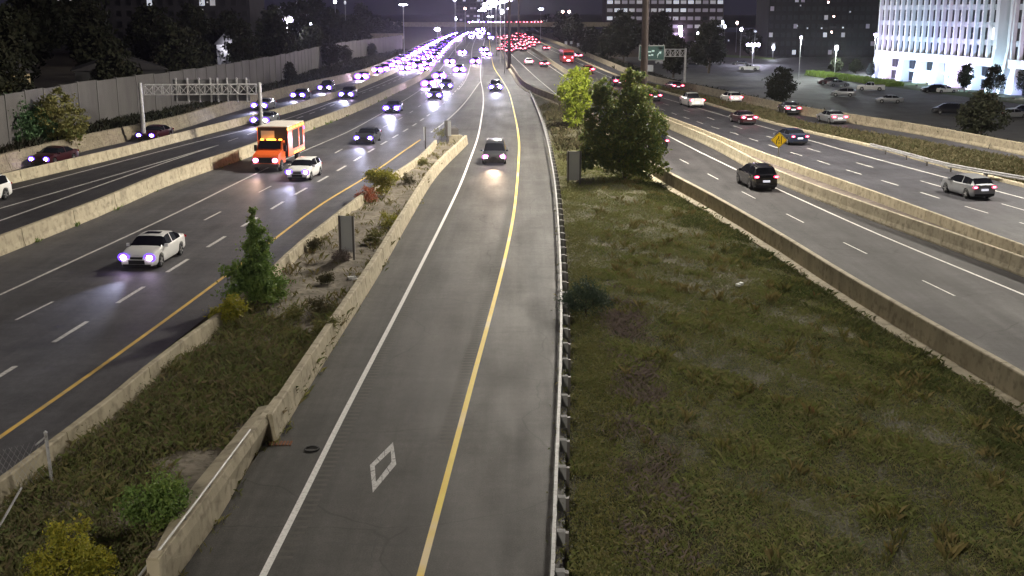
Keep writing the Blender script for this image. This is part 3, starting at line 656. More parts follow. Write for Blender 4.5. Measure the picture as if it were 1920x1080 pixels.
tree('bright_tree', 'small bright lime-green tree on the tip of the grass bank', 'tree', at(1079, 246, .15), [(0,0,4.9,1.35,1.3,1.2),(-.8,0,3.9,1.1,1.0,.9),(.6,.2,3.0,1.0,1.0,1.1),(-.2,0,1.5,.95,.9,1.0),(.5,0,5.6,.9,.9,.8),(-.5,.1,2.4,.7,.7,.7)], 6000, .14, G['bright'], 4.8, .1, clump=.2)
tree('yellow_shrub', 'round-topped yellow flowering shrub behind the left median barrier', 'shrub', at(716, 366, .3), [(0,0,1.35,.85,.7,.38),(-.5,0,1.15,.5,.5,.35),(.5,.1,1.2,.5,.5,.35),(0,0,.6,.5,.45,.5)], 3200, .07, G['yellow'], 1.2, .03, clump=.22, nb=16)
tree('red_shrub', 'small reddish dead-looking shrub below the round yellow shrub', 'shrub', at(690, 378, .3), [(0,0,.4,.5,.4,.4),(-.3,0,.3,.4,.3,.3)], 700, .06, leafy('red_stems', [(.16,.05,.03),(.22,.09,.05)], .8, 1), .5, .02, clump=.25, nb=8)
tree('yellow_shrub', 'yellow-green shrub hanging over the barrier beside the feathery tree', 'shrub', at(428, 606, .35), [(.15,0,.55,.38,.35,.35),(-.25,.0,.35,.38,.35,.35),(.3,.1,.75,.3,.3,.28)], 1500, .06, G['yellow'], .7, .03, clump=.22)
tree('yellow_shrub', 'large bright yellow shrub at the bottom left corner', 'shrub', at(135, 1095, .3), [(0,0,.42,.62,.6,.40),(-.38,.2,.75,.22,.25,.42),(.42,.1,.55,.28,.3,.42),(.1,.3,.95,.16,.2,.42),(-.7,0,.35,.28,.3,.35),(-.1,.1,.85,.14,.2,.4),(.65,.1,.35,.25,.25,.3)], 4200, .042, G['yellow'], .9, .03, clump=.18, nb=16)
tree('green_shrub', 'green leafy shrub in the middle of the near median weeds', 'shrub', at(285, 985, .3), [(0,0,.35,.6,.5,.45),(.35,.2,.5,.4,.4,.4),(-.35,.3,.4,.45,.4,.35),(.15,.7,.45,.4,.4,.5)], 3600, .05, G['fir'], .6, .03, clump=.2)
tree('dark_juniper', 'blue-green juniper leaning against the guard rail', 'shrub', at(1098, 590, .15), [(0,0,.5,.85,.7,.5),(-.5,0,.7,.5,.5,.35),(.6,.1,.8,.45,.45,.4),(0,.2,1.1,.4,.4,.4),(-.7,.1,.35,.4,.4,.3)], 3600, .075, G['juniper'], .9, .05, clump=.2, aspect=.25)
for lab, px, py, s, mt in [('bushy brown-green weed standing alone in the dust beside the feathery tree', 553, 600, .55, 'olive'), ('yellowish weed clump against the median wall', 600, 590, .75, 'dry'), ('leafy weed clump hugging the median wall below the feathery tree', 610, 628, .7, 'olive'),
      ('dark weed at the foot of the tall grey sign post', 641, 490, .6, 'purple'), ('yellow-tipped weed clump right of the tall grey sign', 728, 425, .8, 'yellow'), ('spiky weed clump between sign and median wall', 700, 455, .7, 'olive'),
      ('reddish weed clump at the far bend of the median wall', 765, 345, .7, 'dry'), ('tall weed beside the small grey sign at the median nose', 828, 258, 1.1, 'olive'), ('brown weed clump left of the tall grey sign', 588, 468, .6, 'dry'),
      ('pale weed in the middle of the dusty median', 610, 530, .45, 'dry'), ('lone weed rosette right of the far yellow shrub', 790, 310, .6, 'olive')]:
    tree('weed_clump', lab, 'weed', at(px, py, .3), [(0,0,s*.5,s*.5,s*.5,s*.5),(s*.3,0,s*.4,s*.35,s*.35,s*.4),(-s*.3,.1,s*.35,s*.35,s*.35,s*.35)], 420, .055, G[mt], s, .012, clump=.25, nb=12, aspect=.35)
# roadside trees
DT = [(0,0,3.6,2.2,2.2,1.9),(-1.5,.3,2.6,1.6,1.5,1.5),(1.5,-.3,2.8,1.7,1.6,1.6),(.2,.4,5.0,1.6,1.5,1.4),(-.8,-.2,4.6,1.3,1.2,1.1),(.9,.2,1.8,1.6,1.5,1.1)]
def proto(name, blobs, n, leaf, mat, th, tr):
    root = bpy.data.objects.new(name, None); C.objects.link(root)
    partd('foliage', leaf_mesh('foliage', crown_points(blobs, n, .15), leaf, mat), root); part('trunk', trunk_mb(th, tr, blobs), M['bark'], root); return root
used = {}
def put(p, label, loc, s, rz, group=None, cat='tree', sz=None):
    o = p if p.name not in used else copy_tree(p); used[p.name] = 1
    o.location = loc; o.scale = (s, s, sz or s); o.rotation_euler = (0, 0, rz); tag(o, label, cat, group); return o
pA = proto('dark_tree', DT, 3600, .26, G['dark'], 5, .2)
pB = proto('dark_tree', [(0,0,4.4,1.9,1.9,2.6),(-1.1,.2,3.0,1.5,1.5,1.6),(1.2,0,3.2,1.4,1.4,1.8),(.1,0,6.6,1.2,1.2,1.4)], 3600, .26, G['dark'], 6.5, .2)
for lab, px, py, z, s, p in [('dark round tree at the near edge of the parking lot left of the light pole', 1462, 196, -2.5, .95, pA), ('dark sparse tree in front of the parked silver car at the right edge', 1838, 262, -1.6, .85, pA),
    ('young tree in front of the lit windows of the white building', 1808, 172, -4, .75, pB), ('dark conical tree before the dark entrance of the white building', 1862, 180, -4, .8, pB), ('tree lit from below at the right edge beside the white building', 1925, 180, -4, .9, pB),
    ('small tree under the lot lamp near the far hedge', 1566, 140, -4, .7, pA), ('thin tree right of the lot lamp by the white building', 1604, 138, -4, .6, pA), ('tree at the left corner of the white building', 1632, 146, -4, .5, pB),
    ('dark tree left of the brown mast beyond the exit road', 1140, 118, -.5, 1.2, pB), ('dark tree beyond the exit road beside the small pole sign', 1112, 108, -.5, 1.3, pA), ('dark tree with a pale flank near the far overpass', 1075, 82, 0, 1.6, pA)]:
    put(p, lab, at(px, py, z), s, random.uniform(0, 6))
# bushes in front of the noise wall
for lab, px, py, s, mt in [('bushy olive and yellow tree against the noise wall at left', 108, 262, 1.05, 'b1'), ('dark green bush at the left edge before the noise wall', 22, 268, 1.0, 'd1'), ('low dark bush between the two larger ones at the noise wall', 70, 264, .7, 'd1')]:
    m_ = leafy('olive_bush', [(.045,.055,.018),(.10,.09,.03),(.05,.07,.02)], .7, .6, .2) if mt == 'b1' else leafy('green_bush', [(.02,.045,.02),(.035,.06,.025)], .7, .6, .2)
    tree('roadside_bush', lab, 'bush', at(px, py, 1.2), [(a*s*.85,b_*s,(c-1)*s*.75,d*s*.8,e*s,f*s*.8) for a,b_,c,d,e,f in DT], 4600, .15, m_, 2.6*s, .12)
for lab, px, py, s in [('clump of dark trees spilling over the middle of the noise wall', 622, 128, .9), ('dark shrub overhanging the far end of the noise wall', 697, 108, .55), ('narrow dark shrub against the noise wall beyond the sign gantry', 545, 158, .45), ('dark shrub at the foot of the noise wall behind the gantry signs', 395, 190, .35), ('dark leaning tree beside the gap in the noise wall', 648, 118, .6)]:
    put(pA if s > .5 else pB, lab, at(px, py, 1.2), s, random.uniform(0, 6))
# wooded darkness behind the noise wall
g = 'dark trees behind the noise wall'; k = 0
for row, (off, s0, num) in enumerate([(7, 1.2, 22), (17, 1.6, 18), (34, 2.1, 15), (65, 2.8, 12), (110, 3.6, 9)]):
    for i in range(num):
        y = 70 + (470) * ((i + random.random()*.8) / num) ** 1.25
        yb = min(y, yend); x = (nwall(yb) if y <= yend else L_F(y) - 10) - off - random.uniform(0, 6) - max(0, y - 120) * .0
        put([pA, pB][k % 2], ('dark leafy tree in the first row just behind the grey noise wall', 'dark tree in the second row behind the grey noise wall', 'tall dark tree in the middle of the unlit woods at left', 'tall dark tree deep in the unlit woods at left', 'very tall dark tree on the far side of the unlit woods at left')[row], (x, y, 1.0), s0 * random.uniform(.75, 1.2), random.uniform(0, 6), g + (', row by row')); k += 1
g = 'dark trees along the right of the far highway'
for i in range(26):
    y = 250 + 22 * i + random.uniform(-6, 6); put([pA, pB][i % 2], 'dark tree lining the right side of the far highway', (L_P2(y) + 7 + random.uniform(0, 10) + (i % 3) * 8, y, -1.5), random.uniform(1.1, 1.9), random.uniform(0, 6), g)
g = 'dark trees beyond the parking lot'
for i in range(22):
    x = 90 + 15 * i + random.uniform(-5, 5); y = 430 + random.uniform(-20, 60)
    put([pA, pB][i % 2], 'dark tree in the row beyond the parking lot', (x - 30, y, -4), random.uniform(1.1, 1.7), random.uniform(0, 6), g)
# hedge and lawn before the white building
# ------------------------------------------------------------------ vehicles
def interp(tab, y): return float(np.interp(y, [t[0] for t in tab], [t[1] for t in tab]))
SHAPES = {  # length, width, height, top profile (y: z) from the rear, belt, windshield (base, top), rear glass (top, base), wheel radius, axle positions
 'sedan': dict(L=4.75, W=1.83, H=1.45, top=[(-2.37,.62),(-2.33,.93),(-2.2,1.06),(-1.72,1.10),(-1.0,1.38),(-.5,1.45),(.1,1.44),(.42,1.38),(1.18,1.03),(2.0,.86),(2.27,.74),(2.37,.52)], belt=.95, ws=(1.18,.42), rg=(-1.0,-1.72), r=.33, ax=(-1.38,1.42)),
 'hatch': dict(L=4.3, W=1.80, H=1.5, top=[(-2.15,.60),(-2.12,.98),(-2.02,1.08),(-1.62,1.42),(-1.2,1.48),(-.4,1.51),(.15,1.49),(.42,1.42),(1.12,1.06),(1.85,.90),(2.08,.76),(2.15,.52)], belt=.97, ws=(1.12,.42), rg=(-1.62,-2.02), r=.32, ax=(-1.3,1.3)),
 'suv': dict(L=4.7, W=1.88, H=1.70, top=[(-2.35,.68),(-2.31,1.08),(-2.22,1.18),(-1.92,1.60),(-1.6,1.67),(-.6,1.71),(.1,1.69),(.42,1.60),(1.12,1.18),(1.95,1.04),(2.25,.90),(2.35,.6)], belt=1.08, ws=(1.12,.42), rg=(-1.92,-2.22), r=.37, ax=(-1.38,1.40)),
 'van': dict(L=5.1, W=1.98, H=1.78, top=[(-2.55,.68),(-2.52,1.06),(-2.46,1.14),(-2.3,1.66),(-2.0,1.75),(-.6,1.79),(.5,1.76),(.85,1.66),(1.72,1.12),(2.3,.98),(2.48,.84),(2.55,.58)], belt=1.06, ws=(1.72,.85), rg=(-2.3,-2.46), r=.35, ax=(-1.5,1.55)),
 'pickup': dict(L=5.7, W=1.98, H=1.85, top=[(-2.85,.70),(-2.83,1.20),(-2.7,1.22),(-.75,1.22),(-.6,1.74),(-.3,1.82),(.4,1.82),(.72,1.74),(1.3,1.24),(2.4,1.12),(2.75,1.0),(2.85,.66)], belt=1.16, ws=(1.3,.72), rg=(-.6,-.75), r=.40, ax=(-1.75,1.85)),
}
def body_parts(kind):
    S = SHAPES[kind]; L2, W2, H = S['L']/2, S['W']/2, S['H']; r = S['r']; belt = S['belt']; wb, wt = S['ws']; rt, rb = S['rg']
    ys = set(t[0] for t in S['top'])
    for a in S['ax']:
        for f in (-1.15, -1.0, -.7, -.35, 0, .35, .7, 1.0, 1.15): ys.add(round(a + f * r * 1.12, 3))
    bp = (wt + rt) / 2 - .05; ys |= {bp - .04, bp + .04, wt - .12, rt + .1}
    ys = sorted(y for y in ys if -L2 <= y <= L2)
    rows = []
    for y in ys:
        T = interp(S['top'], y); B = min(T, belt + .05 * (abs(y) / L2)) if T > belt else T
        tap = 1 - .13 * (abs(y) / L2) ** 7 - .03 * (abs(y)/L2) ** 2; w = W2 * tap
        zl = .20 + .05 * (abs(y) / L2) ** 4
        for a in S['ax']:
            d = abs(y - a) / (r * 1.12)
            if d < 1: zl = max(zl, r * 1.0 + math.sqrt(1 - d * d) * r * 1.12 - .04 * 0)
        u = max(0., min(1., (T - belt) / (H - belt))); cab = (wb + .02) > y > (rb - .02)
        if not cab: u = 0
        wr = w * (.93 - .20 * u); cr = .03
        rows.append([(w*.90, zl), (w*.99, max(zl + .04, .34)), (w, max(zl + .05, .60 * min(B, belt))), (w*.975, B - .05), (w*.93, B + (0 if u else -.01)), (wr if u else w*.86, max(T - .045, B + .004) if u else B + .012), (wr*.84 if u else w*.70, T + .0 if u else B + .025), (0, T + cr * .6 if u else B + .04)])
    bod, ws, rg, sw = MB(), MB(), MB(), {1: MB(), -1: MB()}
    n = len(rows[0])
    for i in range(len(ys) - 1):
        ya, yb = ys[i], ys[i+1]; ym = (ya + yb) / 2
        for j in range(n - 1):
            for s in (1, -1):
                q = [(s*rows[i][j][0], ya, rows[i][j][1]), (s*rows[i+1][j][0], yb, rows[i+1][j][1]), (s*rows[i+1][j+1][0], yb, rows[i+1][j+1][1]), (s*rows[i][j+1][0], ya, rows[i][j+1][1])]
                if s < 0: q = q[::-1]
                tgt = bod; Tm = interp(S['top'], ym)
                if j == 4 and rb + .18 < ym < wb - .2 and Tm > belt + .14 and not (bp - .045 < ym < bp + .045) : tgt = sw[s]
                if j >= 5 and wt < ym < wb and kind: tgt = ws if (j == 6 or True) and j > 4 else bod
                if j >= 5 and rb < ym < rt: tgt = rg
                tgt.face(q, 0, True)
    for i, sgn in ((0, 1), (len(ys) - 1, -1)):
        P = [(a, ys[i], z) for a, z in rows[i]]; Q = [(-a, ys[i], z) for a, z in rows[i][:-1]][::-1]; f = (P + Q)[::sgn]; bod.face(f, 0, False)
    return S, bod, ws, rg, sw, ys
MESH = {}
def shared(key, fn):
    if key not in MESH: MESH[key] = fn()
    return MESH[key]
def sharp(me, ang=35):
    try: me.set_sharp_from_angle(angle=R(ang))
    except Exception: pass
    return me
def merged(mb, name, mats):
    me = mb.data(name, mats); import bmesh
    bm = bmesh.new(); bm.from_mesh(me); bmesh.ops.remove_doubles(bm, verts=bm.verts, dist=.0015); bm.to_mesh(me); bm.free(); return sharp(me)
def wheel_parts(root, r, pos, w=.22):
    def tyre():
        b = MB(); n = 22; prof = [(r*.66,-w/2),(r*.93,-w/2),(r,-w/2+.03),(r,w/2-.03),(r*.93,w/2),(r*.66,w/2)]
        V = [(x, rr*math.cos(2*PI*i/n), rr*math.sin(2*PI*i/n)) for i in range(n) for rr, x in prof]; m = len(prof)
        b.mesh(V, [(i*m+j, i*m+j+1, ((i+1)%n)*m+j+1, ((i+1)%n)*m+j) for i in range(n) for j in range(m-1)], 0, True); return b.data('tyre', M['rubber'])
    def rim():
        b = MB(); b.tube((-w/2+.03,0,0),(w/2-.03,0,0), r*.67, n=20, m=1)
        for s in (-1, 1):
            for k in range(5):
                a = 2*PI*k/5; b.bar((s*(w/2-.015),0,0),(s*(w/2-.015), r*.64*math.cos(a), r*.64*math.sin(a)), .05, .07)
        return b.data('rim', [M['rim'], M['black']])
    for p in pos:
        wd = partd('wheel', shared(('tyre', r, w), tyre), root, p); partd('rim', shared(('rim', r, w), rim), wd)
PROTO = {}
def spot(root, loc, front, power, col, size=R(34)):
    l = bpy.data.lights.new('headlight_beam', 'SPOT'); l.energy = power; l.color = col; l.spot_size = size; l.spot_blend = 1.0; l.shadow_soft_size = .12
    o = bpy.data.objects.new('headlight_beam', l); C.objects.link(o); o.parent = root; o.location = loc; o.rotation_euler = (R(90 - 2.2), 0, 0)
    CH.setdefault(root.name, []).append(o); return o
def make_vehicle(kind, paint, mode, size='near'):
    """mode: on (headlights), brake (tail lights), off.  local +y is forward"""
    S, bod, ws, rg, sw, ys = shared(('bp', kind), lambda: body_parts(kind)); L2, W2, H, r, belt = S['L']/2, S['W']/2, S['H'], S['r'], S['belt']
    nm = {'sedan': 'sedan_car', 'hatch': 'hatchback_car', 'suv': 'sport_utility_car', 'van': 'minivan', 'pickup': 'pickup_truck'}[kind]
    root = bpy.data.objects.new(nm, None); C.objects.link(root)
    pm = PAINT[paint]
    partd('body', shared((kind, paint, 'body'), lambda: merged(bod, 'body', pm)), root)
    partd('windshield', shared((kind, 'ws'), lambda: merged(ws, 'windshield', M['glass'])), root)
    partd('rear_window', shared((kind, 'rg'), lambda: merged(rg, 'rear_window', M['glass'])), root)
    for s in (1, -1): partd('side_window', shared((kind, 'sw', s), lambda: merged(sw[s], 'side_window', M['glass'])), root)
    wheel_parts(root, r, [(s*(W2-.12), a, r) for s in (1,-1) for a in S['ax']])
    b = MB(); b.box((-W2*.84, -L2+.25, .18), (W2*.84, L2-.25, r*1.9)); part('underbody', b, M['black'], root)
    fz = interp(S['top'], L2 - .12); yf = L2
    b = MB(); b.box((-W2*.45, L2-.06, .34), (W2*.45, L2+.012, .54)); b.box((-W2*.78, L2-.16, .22), (W2*.78, L2+.008, .33)); b.box((-W2*.34, L2-.1, .58), (W2*.34, L2+.01, min(.70, fz-.06))); part('grille', b, M['black'], root)
    b = MB(); b.box((-W2*.8, -L2-.012, .26), (W2*.8, -L2+.1, .42)); part('rear_bumper', b, M['black'], root)
    b = MB(); b.box((-.26, -L2-.02, .62), (.26, -L2-.008, .76)); part('number_plate', b, M['plate'] if mode == 'brake' else simple('plate_white', (.6,.6,.6)) , root)
    for s in (1, -1):
        b = MB(); b.box((min(s*(W2*.97), s*(W2+.16)), S['ws'][0]-.42, belt-.02), (max(s*(W2*.97), s*(W2+.16)), S['ws'][0]-.28, belt+.13)); part('door_mirror', b, pm, root)
    if kind in ('suv', 'van'):
        for s in (1, -1):
            b = MB(); b.bar((s*W2*.62, S['rg'][0]+.2, H+.03), (s*W2*.62, S['ws'][1]-.3, H+.02), .04, .05); part('roof_rail', b, M['black'] if paint != 'silver' else M['steel'], root)
    if kind == 'sedan' and paint == 'white':
        b = MB(); b.box((-.38, -.32, H+.0), (.38, .12, H+.022)); part('sunroof', b, M['glass'], root)
    if kind == 'pickup':
        b = MB(); b.box((-W2*.80, -L2+.12, 1.15), (W2*.80, -.9, 1.262)); part('cargo_bed', b, M['black'], root)
    hz = min(.70, fz - .08) if kind != 'pickup' else .92
    hr = .15 if size == 'near' else (.24 if size == 'mid' else .38)  # lens and halo are oversized with distance, glare put into the shape
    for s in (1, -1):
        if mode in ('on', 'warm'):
            b = MB(); b.disc((s*W2*.72, L2-.05, hz), hr*2.0, hr*1.5, .03); halo_disc = part('headlight', b, M['halofar' if size == 'far' else ('halowarm' if mode == 'warm' else 'halo')], root)  # glowing disc added behind the lens as its bloom halo
            b = MB(); b.disc((s*W2*.72, L2-.02, hz), hr, hr*.8, .04); part('headlight_lens', b, M['lenswarm' if mode == 'warm' else ('lensfar' if size == 'far' else 'lens')], halo_disc)
        else:
            b = MB(); b.disc((s*W2*.72, L2-.06, hz), .19, .10, .03); part('headlight', b, simple('headlight_glass_off', (.5,.5,.52), .2), root)
        tz = .86 if kind in ('sedan', 'hatch') else 1.0
        if mode == 'brake':
            k = 1.0 if size == 'near' else (1.5 if size == 'mid' else 2.3)
            b = MB(); b.disc((s*W2*.76, -L2+.03, tz), .20*k, .085*k, .045, sy=-1); tl = part('tail_light', b, M['tail'], root)
            b = MB(); b.disc((s*W2*.76, -L2+.0, tz), .11*k, .05*k, .045, sy=-1); part('bulb', b, M['tailcore'], tl)
        else:
            b = MB(); b.disc((s*W2*.76, -L2+.03, tz), .18, .08, .03, sy=-1); part('tail_light', b, M['taildim'], root)
    if mode in ('on', 'warm'): spot(root, (0, L2 + .12, hz), True, HEAD_POWER * (.4 if size == 'far' else .9 if size == 'mid' else .38), (.66, .68, 1.0) if mode == 'on' else (1.0, .72, .5))
    return root
def vehicle(kind, paint, mode, size, label, loc, rz, group=None, cat=None):
    key = (kind, paint, mode, size)
    if key not in PROTO: o = PROTO[key] = make_vehicle(kind, paint, mode, size)
    else: o = copy_tree(PROTO[key])
    o.location = loc; o.rotation_euler = (0, 0, rz)
    tag(o, label, cat or {'sedan': 'car', 'hatch': 'car', 'suv': 'car', 'van': 'minivan', 'pickup': 'pickup truck'}[kind], group); return o
def oncoming(L, x, y): return PI - math.atan(L.slope(y))
def going(L, x, y): return -math.atan(L.slope(y))
def sz(y): return 'near' if y < 126 else ('mid' if y < 190 else 'far')
def car(kind, paint, mode, px, py, L, label, group=None, z=0., turn=0):
    x, y, _ = at(px, py, z)
    rz = (oncoming if mode in ('on', 'warm') else going)(L, x, y) + turn
    return vehicle(kind, paint, mode, sz(y), label, (x, y, z + .01), rz, group)
# oncoming: express lanes
car('sedan', 'white', 'on', 291, 489, L_L1, 'white sedan with dark sunroof alone in the near left lane')
car('hatch', 'white', 'on', 572, 333, L_D1, 'white hatchback beside the orange truck')
car('sedan', 'grey', 'on', 691, 267, L_D1, 'dark grey sedan with blue-white headlights behind the white hatchback')
car('sedan', 'blue', 'on', 739, 210, L_L1, 'dark blue car in the far left express lane just right of the white edge line')
car('suv', 'grey', 'on', 817, 186, L_D1, 'grey car with one brighter headlight nearest in the cluster before the gore')
car('sedan', 'grey', 'on', 806, 163, L_L1, 'grey sedan on the left of the headlight cluster before the gore')
car('suv', 'blue', 'on', 838, 167, L_D1, 'blue utility car on the right of the headlight cluster before the gore')
car('sedan', 'grey', 'on', 825, 148, L_D1, 'grey sedan at the back of the headlight cluster before the gore')
car('suv', 'grey', 'on', 862, 136, L_X1, 'grey utility car ahead of the cluster near the right dashed line')
car('sedan', 'blue', 'on', 844, 120, L_D1, 'lone blue sedan in the second lane beyond the headlight cluster')
car('sedan', 'grey', 'on', 867, 102, L_X1, 'grey sedan far up the express lanes above the lone blue sedan')
car('suv', 'grey', 'warm', 892, 120, L_W1, 'utility car with warm headlights between the two white lines above the gore')
car('sedan', 'grey', 'on', 861, 76, L_L1, 'small distant sedan under the jam of headlights')
car('van', 'grey', 'on', 907, 97, L_W1, 'minivan leading the pair at the top of the carpool lane')
car('suv', 'grey', 'on', 913, 106, L_Y2, 'utility car on the right of the pair at the top of the carpool lane')
car('suv', 'black', 'on', 929, 170, L_Y2, 'black utility car in the carpool lane just past the gore tip')
car('van', 'grey', 'warm', 928, 303, L_Y2, 'dark minivan with pinkish headlights nearest in the carpool lane')
# oncoming: collector road and outer ramp
car('sedan', 'silver', 'on', 500, 233, L_CD, 'silver sedan passing under the sign gantry on the collector road')
car('suv', 'grey', 'on', 655, 184, L_CD, 'car with starry headlights on the collector road beyond the gantry')
car('suv', 'white', 'warm', -34, 380, L_CU, 'pale utility car cut off by the left edge of the view')
ER = lambda a, b: Line([a, b])
for kd, pt, px, py, lb in [('sedan','maroon',104,307,'dark red sedan on the outer ramp nearest the left edge'), ('sedan','maroon',293,262,'maroon sedan on the outer ramp behind the left gantry post'), ('sedan','silver',497,205,'silver car on the outer ramp behind the right gantry post'),
      ('sedan','grey',566,185,'grey sedan fourth along the outer ramp'), ('suv','black',614,171,'black car fifth along the outer ramp before the dark wall'), ('sedan','blue',682,149,'blue sedan sixth along the outer ramp'), ('suv','grey',721,135,'utility car with joined headlights where the outer ramp jam begins')]:
    car(kd, pt, 'on', px, py, L_E, lb)
# the jam of headlights on the collector road and ramp
g = 'cars jammed on the far left carriageway'
L_J = [lambda y, a=a: L_E(y) + a for a in (-3.4,)] + [lambda y, a=a: L_E(y)*(1-a) + L_D(y)*a for a in (.20, .52, .84)]
i = 0
for li, Lj in enumerate(L_J):
    y = 236 + 4 * ((li * 2) % 5)
    while y < 640:
        kd = ['sedan','suv','van','hatch'][int(rng.integers(4))]; x = Lj(y); L = L_E
        vehicle(kd, ['grey','blue','silver'][i % 3], 'warm' if i % 5 == 0 else 'on', 'far', ('car with glaring headlights in the far jam on the outermost ramp', 'car with glaring headlights in the left lane of the far collector jam', 'car with glaring headlights in the middle lane of the far collector jam', 'car with glaring headlights in the right lane of the far collector jam', 'car with glaring headlights squeezed beside the broad barrier in the far jam')[li], (x, y, .01), oncoming(L, x, y), g); i += 1
        y += rng.uniform(14, 22)
g = 'cars far off on the express lanes'
for px, py in [(884,71),(893,66),(900,71),(905,64),(899,61),(910,60),(914,66),(896,57),(906,56),(921,73),(887,64)]:
    x, y, _ = at(px, py); vehicle('suv', 'grey', 'on', 'far', 'car with glaring headlights in the far express lanes below the overpass', (x, y, .01), PI, g)

# outbound: tail lights
car('suv', 'black', 'brake', 1417, 349, L_DR, 'black utility car with red tail lights on the two-lane road')
car('sedan', 'black', 'brake', 1226, 276, L_DR, 'dark car with a red tail light half hidden behind the large tree')
car('sedan', 'blue', 'brake', 1482, 268, L_R2, 'dark blue-grey sedan behind the yellow warning sign')
car('hatch', 'silver', 'brake', 1812, 366, L_R2, 'silver hatchback with a lit plate nearest the right edge')
car('sedan', 'maroon', 'brake', 1392, 231, L_ER, 'maroon sedan in the outer express lane')
car('pickup', 'white', 'brake', 1296, 199, L_ER, 'white pickup truck with pink tail lights')
car('sedan', 'black', 'brake', 1221, 188, L_R2, 'black sedan just right of the tall brown mast')
car('suv', 'maroon', 'brake', 1157, 161, L_R2, 'dark red car side by side with another left of the mast')
car('sedan', 'black', 'brake', 1171, 156, L_ER, 'black car following just right of the dark red one')
car('suv', 'red', 'brake', 1101, 138, L_R2, 'red utility car glowing above the lime-green tree')
car('hatch', 'white', 'brake', 991, 121, L_SR, 'white hatchback seen from behind at the top of the two-lane road')
car('sedan', 'black', 'brake', 1020, 125, L_SR, 'dark sedan with two pale lights right of the white hatchback')
car('sedan', 'grey', 'brake', 1083, 109, L_ER, 'grey car with a white light beside the red bus')
car('sedan', 'grey', 'brake', 1023, 94, L_R1, 'grey car with a white light up the express lanes from the red bus')
car('sedan', 'maroon', 'brake', 1263, 169, L_P1, 'dark red sedan on the exit road below the sign post')
car('hatch', 'white', 'brake', 1370, 192, L_P1, 'white hatchback on the exit road left of the round dark tree')
car('sedan', 'black', 'brake', 1478, 213, L_P1, 'black sedan on the exit road')
car('sedan', 'silver', 'brake', 1558, 230, L_P1, 'silver sedan on the exit road, nearest of its row')
g = 'cars with tail lights far up the right carriageway'
pts = [(940,92),(952,88),(946,84),(960,93),(966,88),(958,80),(970,81),(980,84),(990,88),(975,74),(984,76),(993,80),(986,69),(978,67),(970,68),(999,84),(1003,74),(1008,80),(945,72),(938,70),(962,74),(950,79),(955,70),(968,74),(987,82),(981,79),(964,84),(978,90),(1001,79),(956,96),(949,66),(972,62),(983,64),(965,66),(990,73),(996,69),(973,91),(982,92)]
for i, (px, py) in enumerate(pts):
    x, y, _ = at(px, py + 4); vehicle(['sedan','suv','van'][i%3], ['grey','black','maroon'][i%3], 'brake', 'far', 'car with red tail lights bunched far up the right carriageway', (x, y, .01), -.12, g)
# parked cars in the lot, four metres lower
for kd, pt, px, py, lb, rz in [('suv','silver',1581,181,'silver utility car parked second row before the dark red car', 1.2), ('pickup','white',1632,170,'white pickup truck parked by the long hedge', 1.35), ('sedan','silver',1667,193,'silver sedan parked alone in the middle of the lot', 1.4),
      ('suv','maroon',1553,159,'dark red utility car parked beside a silver one', 1.5), ('sedan','silver',1571,162,'silver sedan parked tight beside the dark red utility car', -1.5), ('suv','black',1749,174,'black utility car parked behind the pale sedan at the white building', 1.5),
      ('sedan','white',1772,174,'pale sedan parked before the white building', -1.4), ('van','black',1778,214,'black minivan parked left of the sparse dark tree', 1.45), ('sedan','silver',1899,221,'silver sedan parked at the right edge behind the sparse tree', -1.4),
      ('suv','blue',1918,216,'dark blue car cut off by the right edge', 1.5), ('pickup','white',1405,132,'white pickup truck parked under the bright cluster of lot lamps', 1.2), ('sedan','grey',1387,122,'grey sedan parked left of the white pickup truck', 1.4),
      ('sedan','silver',1340,122,'silver car parked alone between the sign post and the lamps', 1.3), ('van','white',1243,120,'white van parked just under the green sign', 1.5), ('sedan','silver',1262,120,'silver car parked right of the white van under the green sign', 1.5), ('suv','black',1297,122,'black car parked right of the sign post', 1.5)]:
    x, y, _ = at(px, py, -4); vehicle(kd, pt, 'off', 'near', lb, (x, y, -3.99), rz)

